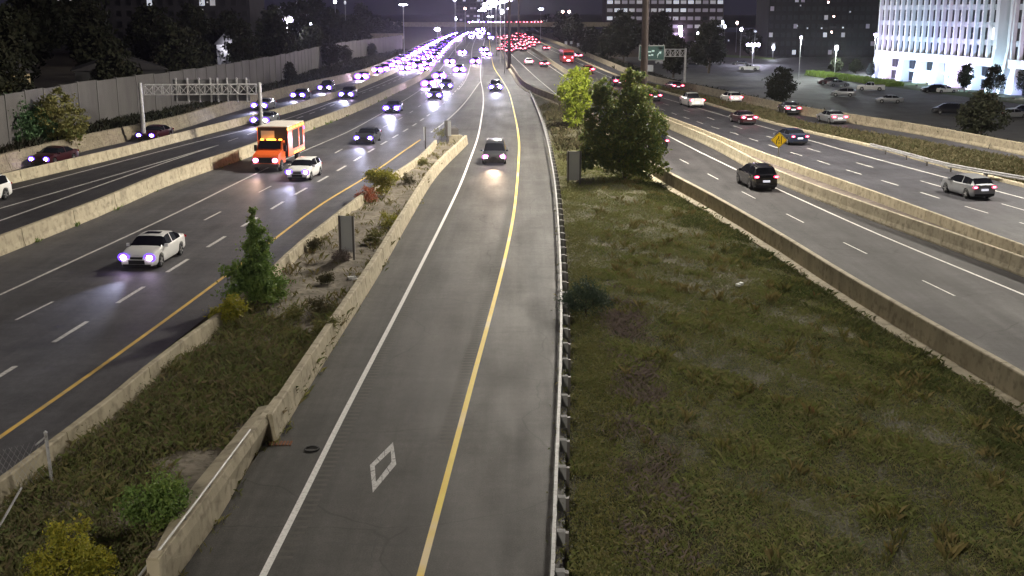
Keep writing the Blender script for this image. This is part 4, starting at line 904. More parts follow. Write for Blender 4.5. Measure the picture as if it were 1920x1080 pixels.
# orange box truck
def box_truck():
    root = thing('box_truck', 'orange box truck with white roof and amber lights', 'truck', (0,0,0))
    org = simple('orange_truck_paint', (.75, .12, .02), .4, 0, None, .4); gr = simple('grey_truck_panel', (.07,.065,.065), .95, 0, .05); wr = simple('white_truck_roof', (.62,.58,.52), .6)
    orl = glow('orange_glowing_panel', (1.0, .17, .045), .55)  # side panels are made to glow a little although they are no lamps
    W = 1.22
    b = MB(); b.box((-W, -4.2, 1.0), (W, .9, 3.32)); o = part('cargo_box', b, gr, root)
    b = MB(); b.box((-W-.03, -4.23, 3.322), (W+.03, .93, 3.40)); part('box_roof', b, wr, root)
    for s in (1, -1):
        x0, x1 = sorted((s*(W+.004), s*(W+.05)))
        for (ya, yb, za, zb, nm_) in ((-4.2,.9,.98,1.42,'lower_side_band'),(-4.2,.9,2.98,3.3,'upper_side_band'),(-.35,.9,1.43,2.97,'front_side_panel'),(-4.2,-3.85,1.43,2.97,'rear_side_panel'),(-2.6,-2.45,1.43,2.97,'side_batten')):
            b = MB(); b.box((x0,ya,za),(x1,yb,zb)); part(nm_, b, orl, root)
        for k in range(6):
            y = -4.0 + k*.92; b = MB(); b.box((min(s*(W+.052), s*(W+.085)), y, 3.12), (max(s*(W+.052), s*(W+.085)), y+.5, 3.25)); part('side_marker', b, M['amber'], root)
            if k < 4: b = MB(); b.box((min(s*(W+.052), s*(W+.085)), y, 1.04), (max(s*(W+.052), s*(W+.085)), y+.5, 1.17)); part('side_marker', b, M['amber'], root)
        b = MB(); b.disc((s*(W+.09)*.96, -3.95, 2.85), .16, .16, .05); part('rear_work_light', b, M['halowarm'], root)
    b = MB(); b.box((-.15, .905, 2.35), (.95, .94, 3.05)); part('front_panel', b, simple('white_front_board', (.75,.70,.66), .5), root)
    # cab: sloped windscreen and bonnet
    prof = [(1.05,.55),(1.05,2.30),(1.55,2.34),(2.05,1.62),(3.1,1.36),(3.28,1.2),(3.32,.55)]
    V = [(s*1.02, y, z) for s in (-1,1) for y, z in prof]; n = len(prof)
    b = MB(); b.mesh(V, [tuple(range(n))[::-1], tuple(range(n, 2*n))] + [(i, (i+1)%n, n+(i+1)%n, n+i) for i in range(n)]); part('cab', b, org, root)
    b = MB(); b.mesh([(-.88,1.60,2.29),(.88,1.60,2.29),(.94,2.03,1.68),(-.94,2.03,1.68)], [(0,1,2,3)]); 
    for v in range(len(b.v)): b.v[v] = (b.v[v][0], b.v[v][1]+.03, b.v[v][2]+.03)
    part('windshield', b, M['glass'], root)
    for s in (1,-1):
        b = MB(); b.box((min(s*1.022,s*1.035),1.15,1.6),(max(s*1.022,s*1.035),1.7,2.15)); part('side_window', b, M['glass'], root)
        b = MB(); b.box((min(s*1.1,s*1.32),1.7,1.5),(max(s*1.1,s*1.32),1.78,2.0)); part('door_mirror', b, M['black'], root)
        b = MB(); b.disc((s*.78,3.3,.95), .26, .2, .04); h = part('headlight', b, M['halowarm'], root)  # warm glowing disc added as bloom around the truck lens
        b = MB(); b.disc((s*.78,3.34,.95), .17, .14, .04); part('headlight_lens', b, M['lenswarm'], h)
    b = MB(); b.box((-.55,3.29,.75),(.55,3.35,1.15)); part('grille', b, M['black'], root)
    b = MB(); b.box((-1.1,3.2,.42),(1.1,3.45,.68)); part('bumper', b, M['darksteel'], root)
    for x in (-.75,-.25,0,.25,.75):
        b = MB(); b.box((x-.12,1.3,2.34),(x+.12,1.42,2.44)); part('cab_marker_light', b, M['amber'], root)
    b = MB(); b.box((-.45,-4.1,.55),(.45,3.0,.95)); part('chassis', b, M['black'], root)
    wheel_parts(root, .46, [(s*.95, y, .46) for s in (1,-1) for y in (-2.9, 2.35)], .28)
    spot(root, (0, 3.5, .95), True, HEAD_POWER*.45, (1.0,.62,.45))
    return root
t = box_truck(); x, y, _ = at(520, 313); t.location = (x, y, .01); t.rotation_euler = (0, 0, PI - math.atan(L_WL.slope(y)))
def bus():
    root = thing('bus', 'red-glowing tall bus seen from behind in the outer express lane', 'bus', (0,0,0)); W = 1.27
    b = MB(); b.box((-W,-6,.4),(W,6,3.1)); part('body', b, PAINT['red'], root)
    b = MB(); b.box((-W+.1,-6.01,1.9),(W-.1,-6.003,2.7)); part('rear_window', b, M['glass'], root)
    for s in (1,-1):
        b = MB(); b.box((min(s*W+s*.003,s*(W+.01)),-5.5,1.6),(max(s*W+s*.003,s*(W+.01)),5.5,2.5)); part('side_window', b, M['glass'], root)
        b = MB(); b.disc((s*.95,-6,1.45),.26,.26,.06,sy=-1); part('tail_light', b, M['tail'], root)
        b = MB(); b.disc((s*.95,-6.04,1.45),.13,.13,.06,sy=-1); part('bulb', b, M['tailcore'], root)
    b = MB(); b.box((-.4,-6.05,.6),(.4,-6.01,.85)); part('number_plate', b, M['tailcore'], root)
    wheel_parts(root, .5, [(s*1.1, y, .5) for s in (1,-1) for y in (-3.5, 3.8)], .3); return root
t = bus(); x, y, _ = at(1062, 117); t.location = (x, y, .01); t.rotation_euler = (0,0,-math.atan(L_ER.slope(y)))
# ------------------------------------------------------------------ high masts and street lamps
def point(root, loc, power, col, rad=.6):
    l = bpy.data.lights.new('lamp_light', 'POINT'); l.energy = power; l.color = col; l.shadow_soft_size = rad
    o = bpy.data.objects.new('lamp_light', l); C.objects.link(o); o.parent = root; o.location = loc; CH.setdefault(root.name, []).append(o)
def mast(label, x, y, power, h=30, z=0, r0=.34, col=(1.0, .92, .79)):
    root = thing('high_mast', label, 'light mast', (x, y, z), group=None)
    b = MB(); b.tube((0,0,0), (0,0,.25), r0*1.8, n=16); b.tube((0,0,.25), (0,0,1.6), r0*1.15, r0*1.08, 16); b.tube((0,0,1.6), (0,0,h), r0, r0*.55, 16); part('pole', b, M['mast'], root)
    b = MB(); n = 20
    for i in range(n):
        a, c = 2*PI*i/n, 2*PI*(i+1)/n; b.bar((1.1*math.cos(a),1.1*math.sin(a),h-.3), (1.1*math.cos(c),1.1*math.sin(c),h-.3), .1)
    for i in range(4): b.bar((0,0,h-.3), (1.1*math.cos(PI/2*i),1.1*math.sin(PI/2*i),h-.3), .07)
    part('lamp_ring', b, M['darksteel'], root)
    for i in range(8):
        a = PI/4*i; b = MB(); p = (1.5*math.cos(a), 1.5*math.sin(a), h-.5); b.tube(p, (p[0],p[1],h-.2), .3, .15, 10, 0); b.tube((p[0],p[1],h-.56), (p[0],p[1],h-.505), .26, n=10, m=1); part('luminaire', b, [M['darksteel'], M['lamp']], root)
    point(root, (0,0,h-1.2), power, col, 1.4)
    return root
mx, my, _ = at(1203, 296); mast('tall brown high mast rising behind the large tree out of the top of the view', mx, my, MAST_POWER * 1.45)
mx, my, _ = at(955, 129); mast('brown high mast standing on the barrier end at the top of the carpool lane', mx, my, MAST_POWER * 1.1, r0=.40)
mast('high mast beyond the right edge by the exit road', 49, 90, MAST_POWER * 1.1, z=-.3)
mast('high mast standing behind the camera beside the tunnel mouth', -14, -20, MAST_POWER * .55)
mast('high mast far up the highway before the overpass', 2.5, 430, MAST_POWER * .9, r0=.40)

def lamp_post(label, loc, h, arms, mat='lamp', head=(.7,.28,.12), power=0, group=None, col=(.85,.85,1.0), r=.10, pm='steel'):
    """arms: list of (dx, dy)"""
    root = thing('street_lamp', label, 'street lamp', loc, group=group)
    b = MB(); b.tube((0,0,0), (0,0,h), r, r*.6, 8); part('pole', b, M[pm], root)
    for dx, dy in arms:
        if abs(dx)+abs(dy) > .05: b = MB(); b.tube((0,0,h-.3), (dx,dy,h), .05, n=6); part('arm', b, M[pm], root)
        b = MB(); b.box((dx-head[0]/2, dy-head[1]/2, h-.02), (dx+head[0]/2, dy+head[1]/2, h+head[2])); hd = part('lamp_head', b, M['darksteel'], root)
        b = MB(); b.disc((dx, dy-head[1]/2+.02, h+.02), head[0]*.5, head[2]*.75+.05, .12, sy=-1); b.box((dx-head[0]*.45, dy-head[1]*.45, h-.06), (dx+head[0]*.45, dy+head[1]*.45, h-.021)); part('lamp_lens', b, M[mat], hd)
    if power: point(root, (0,-.4,h-.4), power, col, .3)
    return root
def lamp_at(label, px, py, d, arms=((0,0),), z=0., mat='lamp', head=(.8,.4,.2), power=0, col=(.85,.85,1.0), group=None, r=.1):
    """lamp whose head is at pixel (px,py) at distance d along the road"""
    ang = PITCH - math.atan((540 - py) / FOC); h = CAM_H - d * math.tan(ang) - z
    x = (px - 960) / FOC * (d * math.cos(PITCH) + (CAM_H - h - z) * math.sin(PITCH))
    return lamp_post(label, (x, d, z), max(2, h), arms, mat, head, power, group, col, r)
g = 'double-armed lamps along the far median'
ORD = ['nearest', 'second', 'third', 'fourth', 'fifth', 'sixth', 'seventh', 'farthest']
for i, (px, py, d) in enumerate([(946,-12,235),(938,1,276),(930,4,330),(921,7,405),(916,12,560),(911,16,700),(904,20,850),(897,22,1000)]):
    lamp_at(ORD[i] + ' double-armed street lamp of the receding row over the far median', px, py, d, ((-1.8,0),(1.8,0)), mat='lampviolet', head=(1.7 + d*.0012, .5, .22 + d*.0003), power=2500 if d < 600 else 0, group=g, r=.12)
for lb, px, py, d, arms, mat, hd in [('lone lamp left of the receding lamp row', 853, 0, 330, ((0,0),), 'lamp', (1.0,.4,.25)), ('reddish-white lamp on a pole above the jam', 872, 16, 420, ((0,0),), 'lampwarm', (.7,.4,.5)),
      ('small lamp with dark surround left of the jam crest', 855, 35, 520, ((0,0),), 'lamp', (.7,.5,1.0)), ('flat violet lamp over the far collector road', 820, 55, 370, ((0,0),), 'lampviolet', (2.0,.5,.6)),
      ('lamp on a tall pole right of the second mast', 953, 16, 480, ((0,0),), 'lampviolet', (.8,.4,.6)), ('pair of stacked white lamps right of the lamp row', 941, 22, 600, ((0,0),(0,.1)), 'lamp', (2.0,.5,1.6)), ('bird-shaped white lamp above the overpass', 919, 31, 505, ((-.8,0),(.8,0)), 'lamp', (1.1,.4,.4)),
      ('zigzag white lamp over the right trees', 1014, 17, 500, ((-.4,0),(.6,0)), 'lamp', (1.2,.4,.4)), ('left lamp of the reddish pair beyond the overpass', 1055, 22, 620, ((0,0),), 'lampwarm', (1.3,.5,.8)), ('right lamp of the reddish pair beyond the overpass', 1067, 22, 640, ((0,0),), 'lampwarm', (1.4,.5,.9))]:
    lamp_at(lb, px, py, d, arms, 0, mat, hd)
lamp_at('bright twin lamp glaring over the dark woods at left', 538, 37, 260, ((-.8,0),(.8,0)), 1, 'lampviolet', (1.1,.4,.7), 5000)
lamp_at('small round lamp in the woods right of the twin lamp', 583, 45, 300, mat='lamp', head=(.5,.3,.35), z=1)
lamp_at('round lamp at the top edge above the woods', 628, 3, 330, mat='lamp', head=(.8,.3,.7), z=1)
lamp_at('smaller lamp beside the round one at the top edge', 647, 5, 340, mat='winlit', head=(.7,.3,.7), z=1)
lamp_at('flat blue-white lamp above the far end of the noise wall', 756, 9, 230, mat='lamp', head=(1.8,.3,.15), z=1)
# parking lot lamps stand four metres lower
def lotlamp(lb, px, py, base, **k):
    x, y, _ = at(px, base, -4); return lamp_at(lb, px, py, y, z=-4, **k)
lotlamp('cluster of four glaring lamps on one pole in the parking lot', 1412, 84, 122, arms=((-1.6,0),(-.5,0),(.6,0),(1.7,0)), mat='lampviolet', head=(.9,.5,.6), power=12000, col=(.8,.78,1.0))
lotlamp('slim pole with a lit top in the middle of the parking lot', 1502, 70, 148, mat='lampviolet', head=(.6,.4,.3), power=9000, col=(.85,.9,.85))
lotlamp('glaring single lamp above the small tree in the lot', 1568, 90, 141, mat='lampviolet', head=(1.0,.5,.8), power=15000, col=(.8,.95,.85))
lotlamp('white-topped lamp pole at the left corner of the white building', 1642, 65, 138, mat='lampviolet', head=(1.0,.5,.4), power=7000)
lotlamp('blue-violet lamp left of the lamp cluster', 1390, 55, 108, mat='lampviolet', head=(1.0,.5,.8)); lotlamp('hooked white lamp behind the lamp cluster', 1416, 59, 110, mat='winlit', head=(1.0,.4,.4), arms=((0,0),))
lotlamp('pinkish lamp in the dark gap right of the office block', 1382, 43, 98, mat='lampwarm', head=(.9,.4,.8)); lotlamp('upper of two white lamps in the dark gap', 1355, 42, 98, mat='lamp', head=(.8,.4,1.0)); lotlamp('lower of two white lamps in the dark gap', 1359, 50, 97, mat='lamp', head=(.9,.4,.8))
lotlamp('short bollard-like white lamp at the end of the lit lawn', 1450, 88, 110, mat='winlit', head=(1.2,.5,1.6), power=3000)

# ------------------------------------------------------------------ gantry with sign backs (left)
def truss(b, p, q, h, dpt, n, r=.05):
    p = np.array(p, float); q = np.array(q, float); d = (q - p) / n; side = np.array([-d[1], d[0], 0]); side = side / np.linalg.norm(side) * dpt; up = np.array([0,0,h])
    for o in (0*up, up, side, up + side): b.tube(p + o, q + o, r*1.5, n=6)
    for i in range(n + 1):
        a = p + d * i; b.tube(a, a + up, r, n=5); b.tube(a + side, a + side + up, r, n=5); b.tube(a, a + side, r, n=5); b.tube(a + up, a + up + side, r, n=5)
        if i < n:
            e = a + d; b.tube(a if i % 2 else a + up, e + up if i % 2 else e, r, n=5); b.tube((a if i % 2 == 0 else a + up) + side, (e + up if i % 2 == 0 else e) + side, r, n=5)
p1 = at(271, 266); p2 = at(492, 264); gh = 5.6
gan = thing('sign_gantry', 'steel truss gantry over the collector road seen from behind its signs', 'gantry', p1)
d = np.array(p2) - np.array(p1)
for q in ((0,0,0), tuple(d)):
    b = MB(); b.tube((q[0],q[1],0), (q[0],q[1],gh+.1), .21, .17, 14); b.tube((q[0],q[1],0), (q[0],q[1],.05), .35, n=12); part('gantry_post', b, M['steel'], gan)
b = MB(); truss(b, (d[0]*.03,d[1]*.03,gh-1.05), (d[0]*.965,d[1]*.965,gh-1.05), .95, .7, 13, .035); part('truss', b, M['steel'], gan)
for u0, u1 in ((.245,.60),(.60,.90)):
    x0, y0_, x1, y1_ = d[0]*u0+.05, d[1]*u0+1.0, d[0]*u1-.05, d[1]*u1+1.0
    b = MB(); b.mesh([(x0,y0_,gh-1.75),(x1,y1_,gh-1.75),(x1,y1_,gh+.35),(x0,y0_,gh+.35),(x0,y0_+.05,gh-1.75),(x1,y1_+.05,gh-1.75),(x1,y1_+.05,gh+.35),(x0,y0_+.05,gh+.35)], [(0,1,2,3),(7,6,5,4),(0,4,5,1),(3,2,6,7),(0,3,7,4),(1,5,6,2)])
    pn = part('sign_panel', b, simple('sign_back', (.11,.11,.115), .6), gan)
    for k in range(4):
        t = .08 + .28*k; xx, yy_ = x0+(x1-x0)*t, y0_+(y1_-y0_)*t - .1
        b = MB(); b.bar((xx,yy_,gh-1.85), (xx,yy_,gh+.5), .13, .16); part('sign_bracket', b, M['steel'], pn)
# right: green guide sign
sx, sy, _ = at(1283, 163, -.3)
gs = thing('guide_sign', 'green overhead exit sign with an arrow curving up to the right', 'road sign', (sx, sy, -.3)); kx = sy / FOC
def GX(px): return (px - 1283) * kx * .985
def GZ(py): return (163 - py) * kx * .985
b = MB(); b.tube((0,0,0),(0,0,GZ(92)),.22,.18,12); part('sign_post', b, M['steel'], gs)
b = MB(); truss(b, (GX(1210),.4,GZ(107)), (0,.4,GZ(107)), GZ(94)-GZ(107), .7, 8, .05); part('truss', b, M['steel'], gs)
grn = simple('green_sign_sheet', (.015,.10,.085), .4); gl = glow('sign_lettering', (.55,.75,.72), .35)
b = MB(); b.box((GX(1197),0,GZ(113)),(GX(1243),.08,GZ(87))); pn = part('sign_panel', b, grn, gs)
b = MB()
for (a, c) in (((1196,114),(1244,113)),((1196,88),(1244,86.5)),((1196,113),(1197,88)),((1243,113),(1244,88))): b.box((GX(a[0]),-.02,GZ(a[1])),(GX(c[0]),-.002,GZ(c[1])))
part('sign_border', b, simple('pale_sign_border', (.45,.48,.46), .5), pn)
b = MB(); arc = [(1231,109),(1231,105),(1232.5,102),(1235,100)]
for p, q in zip(arc[:-1], arc[1:]): b.bar((GX(p[0]),-.02,GZ(p[1])),(GX(q[0]),-.02,GZ(q[1])),.05,.16)
b.mesh([(GX(1233),-.02,GZ(98.5)),(GX(1238),-.02,GZ(97.5)),(GX(1237.3),-.02,GZ(103))], [(0,2,1)]); part('arrow', b, gl, pn)
b = MB()
for x0, x1, y0_, h_ in ((1200,1203,99,3),(1213,1219,99.5,2.2),(1220,1225,98.5,3.2),(1214,1218,106,2.2),(1219,1223,105.5,2.8)):
    b.box((GX(x0),-.015,GZ(y0_)), (GX(x1),-.004,GZ(y0_-h_)))
part('faded_lettering', b, gl, pn)
b = MB(); b.box((GX(1233),0,GZ(94)),(GX(1240),.06,GZ(89.5))); part('exit_tab', b, simple('exit_tab', (.10,.14,.14), .5), pn)
for px in (1198,1215,1224,1233,1242): b = MB(); b.bar((GX(px),.13,GZ(114)),(GX(px),.13,GZ(84)),.08); part('sign_bracket', b, M['steel'], gs)

# boards on posts seen from behind, edge-on sign, warning sign
def board(label, px, py0, w, z0, h, base, rz=0, m='alu', posts=(-.42,.42)):
    x, y, _ = at(px, base, .25); root = thing('sign_board', label, 'road sign', (x, y, .25), rz)
    b = MB(); b.box((-w/2,0,z0),(w/2,.04,z0+h)); part('sign_panel', b, M[m], root)
    for p in posts: b = MB(); b.box((p*w-.05,-.1,-.3),(p*w+.05,-.005,z0+h+.02)); part('sign_post', b, M['darksteel'], root)
    return root
board('tall grey back of a sign standing in the dusty median', 652, 0, .80, .42, 1.85, 488, R(-8), posts=(-.44,.44))
board('low wide grey sign back on the bank left of the large tree', 1076, 0, 1.05, .25, 2.1, 344, R(4), m='alu')
board('small pale sign back at the far nose of the median', 840, 0, .62, .75, 1.45, 270, R(0), posts=(-.1,))
board('dark sign seen nearly edge-on at the left of the median nose', 797, 0, .5, .55, 1.25, 274, R(68), posts=(0,))
x, y, _ = at(1459, 293, .9); dk = math.hypot(x, y)
wsn = thing('warning_sign', 'yellow diamond warning sign with a lane-merging symbol', 'road sign', (x, y, .9), R(-18))
b = MB(); b.bar((0,.05,-.15),(0,.05,1.9),.08); part('sign_post', b, M['steel'], wsn)
q = .66; ctr = 1.32
b = MB(); b.mesh([(0,0,ctr-q),(q,0,ctr),(0,0,ctr+q),(-q,0,ctr),(0,.02,ctr-q),(q,.02,ctr),(0,.02,ctr+q),(-q,.02,ctr)], [(0,1,2,3),(7,6,5,4),(0,4,5,1),(1,5,6,2),(2,6,7,3),(3,7,4,0)]); dp = part('sign_plate', b, glow('yellow_glowing_sheet', (.8,.5,.01), .35), wsn)  # plate gives off weak light itself in place of reflected light
b = MB(); blk = simple('sign_symbol_black', (.01,.01,.01), .6)
b.box((.16,-.012,ctr-.30),(.22,-.002,ctr+.34)); b.box((-.22,-.012,ctr-.30),(-.15,-.002,ctr-.02)); b.bar((-.185,-.007,ctr-.02),(-.04,-.007,ctr+.16),.01,.07); b.box((-.07,-.012,ctr+.15),(-.01,-.002,ctr+.34))
b.box((-.02,-.012,ctr-.30),(.04,-.002,ctr-.16)); b.box((-.02,-.012,ctr-.08),(.04,-.002,ctr+.04)); part('symbol', b, blk, dp)
b = MB()
for a, c in (((0,-q+.06),(q-.06,0)),((q-.06,0),(0,q-.06)),((0,q-.06),(-q+.06,0)),((-q+.06,0),(0,-q+.06))): b.bar((a[0],-.006,ctr+a[1]),(c[0],-.006,ctr+c[1]),.008,.03)
part('sign_border', b, blk, dp)
# small signs and markers beyond the exit road
for lb, px, base, w, h, z0 in [('white marker board nearest the mast beyond the exit road', 1061, 90, 1.0, 1.6, .9), ('second white marker board right of the first beyond the exit road', 1071, 90, .9, 1.0, 1.5), ('pale blue sign panel beyond the exit road', 1084, 93, .9, 1.3, 1.0), ('small white marker post near the pale blue sign', 1091, 99, .6, 1.1, .5), ('small pale sign right of the marker post', 1112, 103, .6, 1.2, .6), ('whitish cabinet beside the brown mast beyond the exit wall', 1217, 134, 1.9, 1.5, 0)]:
    x, y, _ = at(px, base, -1.2); r_ = thing('marker_sign', lb, 'sign', (x, y, -1.2)); b = MB(); b.box((-w/2,0,z0),(w/2,.08,z0+h)); part('sign_panel', b, simple('pale_sign', (.55,.58,.62), .5), r_)
    b = MB(); b.box((-.05,.1,-1),(.05,.2,z0+.3)); part('sign_post', b, M['steel'], r_)
# crash cushion at the median nose and end block
x, y, _ = at(850, 258); cc = thing('crash_cushion', 'dark crash cushion in front of the median nose', 'crash cushion', (x, y, 0), R(8))
for i in range(3):
    b = MB(); b.box((-.55,i*1.05,.1),(.55,i*1.05+.95,.85)); b.box((-.5,i*1.05+.1,.86),(.5,i*1.05+.85,.93)); part('cushion_bay', b, M['black'] if i % 2 else M['darksteel'], cc)
b = MB(); b.box((-.42,3.2,.05),(.42,3.35,.75)); part('nose_panel', b, simple('white_nose', (.6,.6,.6), .5), cc)
x, y, _ = at(855, 273); t = MB(); t.box((-.62,-.3,0),(.62,.3,.95)); t.box((-.55,-.24,.95),(.55,.24,1.0)); t.box((-.62,-.32,.0),(-.5,-.3,.95))
tag(t.build('end_block', M['conc'], loc=(x, y, 0)), 'square concrete block closing the median nose', 'concrete block')
# litter, drain, manhole ring
x, y, _ = at(660, 524, .3); t = MB(); t.box((-.18,-.12,0),(.18,.12,.12)); t.box((-.05,-.25,0),(.25,-.1,.05)); tag(t.build('litter', simple('paper_white', (.7,.7,.68), .7), loc=(x, y, .32), rz=.4), 'crumpled white litter beside the median wall', 'litter')
x, y, _ = at(1385, 539, .3); t = MB(); t.box((-.14,-.1,0),(.14,.1,.1)); t.box((.02,-.16,.02),(.2,.02,.14)); tag(t.build('litter', simple('plastic_white', (.62,.62,.6), .5), loc=(x, y, .38), rz=.9), 'white plastic litter lying on the grass bank', 'litter')
x, y, _ = at(585, 843); t = MB(); n = 18
for i in range(n):
    a, c = 2*PI*i/n, 2*PI*(i+1)/n; t.bar((.2*math.cos(a),.2*math.sin(a),0),(.2*math.cos(c),.2*math.sin(c),0),.05,.04)
tag(t.build('rubber_ring', M['rubber'], loc=(x, y, .03)), 'small dark ring lying on the shoulder left of the white line', 'ring')
x, y, _ = at(527, 832); gr_ = thing('drain_grate', 'rusty drain grate beside the median wall', 'drain', (x, y, .012)); rust = noisy('rust', (.12,.04,.015), (.22,.08,.03), 12, .9)
for i in range(7): b = MB(); b.box((-.34+i*.1,-.16,0),(-.28+i*.1,.16,.02)); part('grate_bar', b, rust, gr_)
# chain-link fence remains, bottom left
x, y, _ = at(98, 905, .3); fn = thing('mesh_fence', 'leaning galvanised fence post with wire mesh at the bottom left', 'fence', (x, y, .3))
b = MB(); b.tube((0,0,-.2),(-.04,0,1.42),.045,n=10); b.tube((-.04,0,1.42),(-.04,0,1.47),.06,.02,10); part('fence_post', b, M['steel'], fn)
b = MB(); b.tube((-.04,0,1.3),(-.30,-.1,1.1),.03); part('brace', b, M['steel'], fn)
e = np.array(at(0, 985, .5)) - np.array([x, y, .3]); f = np.array(at(40, 915, .9)) - np.array([x, y, .3]); b = MB(); b.tube(f, e*1.5 - f*.5, .03); part('fence_rail', b, M['steel'], fn)
b = MB()
for i in range(22):
    t0 = i * .11; b.tube((-.02-t0, -t0*.9, .1), (-.02-t0-.5, -(t0+.5)*.9, 1.25), .0035, n=3, cap=False); b.tube((-.02-t0-.5, -(t0+.5)*.9, .1), (-.02-t0, -t0*.9, 1.25), .0035, n=3, cap=False)
part('wire_mesh', b, M['steel'], fn, kind='stuff')

# ------------------------------------------------------------------ overpass
def bridge(label, x0, x1, y, zb, zt, w, piers, mat='conc_face'):
    root = thing('overpass', label, 'bridge', (x0, y, 0)); L_ = x1 - x0
    b = MB(); b.box((0,0,zb),(L_,w,zt-.9)); part('deck', b, M[mat], root)
    for yy in (0, w-.3):
        b = MB(); b.box((0,yy-.15,zt-.899),(L_,yy+.3,zt)); part('parapet', b, M['conc_face'], root)
    for p in piers: b = MB(); b.box((p-x0-.5,1,0),(p-x0+.5,w-1,zb-.002)); part('pier', b, M[mat], root)
    b = MB()
    for i in range(int(L_/4)): b.box((i*4,-.3,zb+.2),(i*4+.12,-.152,zt-.1))
    part('joint_rib', b, M['conc_face'], root, kind='stuff'); return root
bridge('long overpass crossing the highway below the far lamp row', -60, 48, 530, 5.3, 7.3, 11, (-34, -12, 3, 30))
bridge('short ramp bridge left of the jam above the noise wall end', -62, -36, 372, 3.4, 5.2, 9, (-60, -44))
g = 'cars crossing the far overpass'
for i, x in enumerate([-19,-16.5,-13.5,-10,-7,-4.5]): vehicle('suv', 'grey', 'on', 'far', 'car with white headlights crossing the far overpass', (x, 535, 6.42), PI*.97, g)
for i, x in enumerate([-1,3,6.5,10,13]): vehicle('suv', 'maroon', 'brake', 'far', 'car with red tail lights crossing the far overpass', (x, 534, 6.42), -.1, 'cars on the right half of the overpass')

# ------------------------------------------------------------------ white building lit by floodlights
A = np.array(at(1641, 146, -4)); B_ = np.array(at(1857, 173, -4)); u = (B_ - A); FL = np.linalg.norm(u[:2]); ang = math.atan2(u[1], u[0])
wb = thing('white_office_building', 'white ribbed office building washed in blue-violet floodlight', 'building', tuple(A), ang)
# local: +x along the facade towards the camera, outward normal is -y side
white = noisy('white_precast', (.62,.64,.66), (.76,.77,.78), .25, .7, stretch=(1,1,.4)); span = noisy('spandrel', (.42,.45,.48), (.55,.57,.60), .5, .7)
sgn = -1
# outward side: the one facing the camera
nrm = np.array([math.sin(ang), -math.cos(ang)]); 
if np.dot(nrm, -A[:2]) < 0: sgn = 1
def WB(x0, x1, y0_, y1_, z0, z1):
    ya, yb = sorted((sgn*y0_, sgn*y1_)); return (x0, ya, z0), (x1, yb, z1)
HT = 36.0; NB = 19; bw = FL / NB
b = MB(); b.box(*WB(0, FL, -24, -.95, 6.9, HT)); part('core_wall', b, span, wb)
b = MB(); b.box(*WB(.3, FL, -24, -3.2, 0, 5.2)); part('lobby_wall', b, span, wb)
b = MB(); b.box(*WB(-.4, FL+.1, -24, .35, 5.2, 6.9)); part('podium_band', b, white, wb)
fin = MB(); hw = .42
yA, yB = sorted((sgn*.15, sgn*-.94))
fin.mesh([(-hw*.95,yB,0),(hw*.95,yB,0),(hw*.95,yA,0),(-hw*.95,yA,0),(-hw*.62,yB,3.2),(hw*.62,yB,3.2),(hw*.62,yA,3.2),(-hw*.62,yA,3.2),(-hw*.62,yB,HT-6.9),(hw*.62,yB,HT-6.9),(hw*.62,yA,HT-6.9),(-hw*.62,yA,HT-6.9)],
   [(0,1,5,4),(1,2,6,5),(2,3,7,6),(3,0,4,7),(4,5,9,8),(5,6,10,9),(6,7,11,10),(7,4,8,11),(8,9,10,11)]); fd = fin.data('fin', white)
for i in range(NB + 1): partd('fin', fd, wb, (min(i*bw, FL-.3), 0, 6.902))
wm = MB(); wm.box(*WB(-bw/2+hw*.95, bw/2-hw*.8, -.948, -.55, 0, .01)); 
wmesh = MB(); ya, yb = sorted((sgn*-.60, sgn*-.62)); wmesh.box((-bw*.5+.35, ya, 0), (bw*.5-.35, yb, 2.45)); wd = wmesh.data('window', M['windark'])
sp = MB(); ya, yb = sorted((sgn*-.45, sgn*-.93)); sp.box((-bw*.5+.27, ya, 0), (bw*.5-.27, yb, 1.1)); sd = sp.data('spandrel', span)
wl = wmesh.data('window', glow('lit_office_window', (1.0,.93,.85), 1.2))
for f in range(8):
    z = 7.0 + 3.6*f
    for i in range(NB):
        partd('window', wl if (f == 1 and i == NB-1) or (f, i) in ((5, 4), (6, 11)) else wd, wb, ((i+.5)*bw, 0, z)); partd('spandrel', sd, wb, ((i+.5)*bw, 0, z+2.48))
# flared podium columns and the two glazed storeys between them
cols = [0, 4.6, 12.4, 20.2, 28.0, 35.6, 44.5, FL]
cols = [FL * t for t in (0.0, .085, .255, .415, .565, .72, .86, 1.0)]
for c in cols:
    b = MB(); a0, a1 = sorted((sgn*.9, sgn*-1.4)); c0, c1 = sorted((sgn*.3, sgn*-1.4)); w0, w1 = 1.25, .85
    b.mesh([(c-w0,a0,0),(c+w0,a0,0),(c+w0,a1,0),(c-w0,a1,0),(c-w1,c0,5.198),(c+w1,c0,5.198),(c+w1,c1,5.198),(c-w1,c1,5.198)], [(0,1,5,4),(1,2,6,5),(2,3,7,6),(3,0,4,7)]); part('column', b, white, wb)
for i, (p, q) in enumerate(zip(cols[:-1], cols[1:])):
    b = MB(); b.box(*WB(p+.9, q-.9, -1.6, -1.3, 2.4, 3.0)); part('mezzanine_band', b, white, wb)
    n = 2 if q - p < 6 else 3
    for k in range(n):
        xa, xb = p + 1 + (q-p-2)*k/n + .12, p + 1 + (q-p-2)*(k+1)/n - .12
        for z0, z1, nm_ in ((3.05,5.1,'window'),(.3,2.3,'window')):
            b = MB(); b.box(*WB(xa, xb, -1.62, -1.5, z0, z1)); part(nm_, b, glow('warm_lobby_window', (1.0,.9,.35), 1.5) if (i == 3 and z0 < 1) else (glow('pale_lobby_window', (.55,.8,.75), .35) if i == 4 else M['windark']), wb)
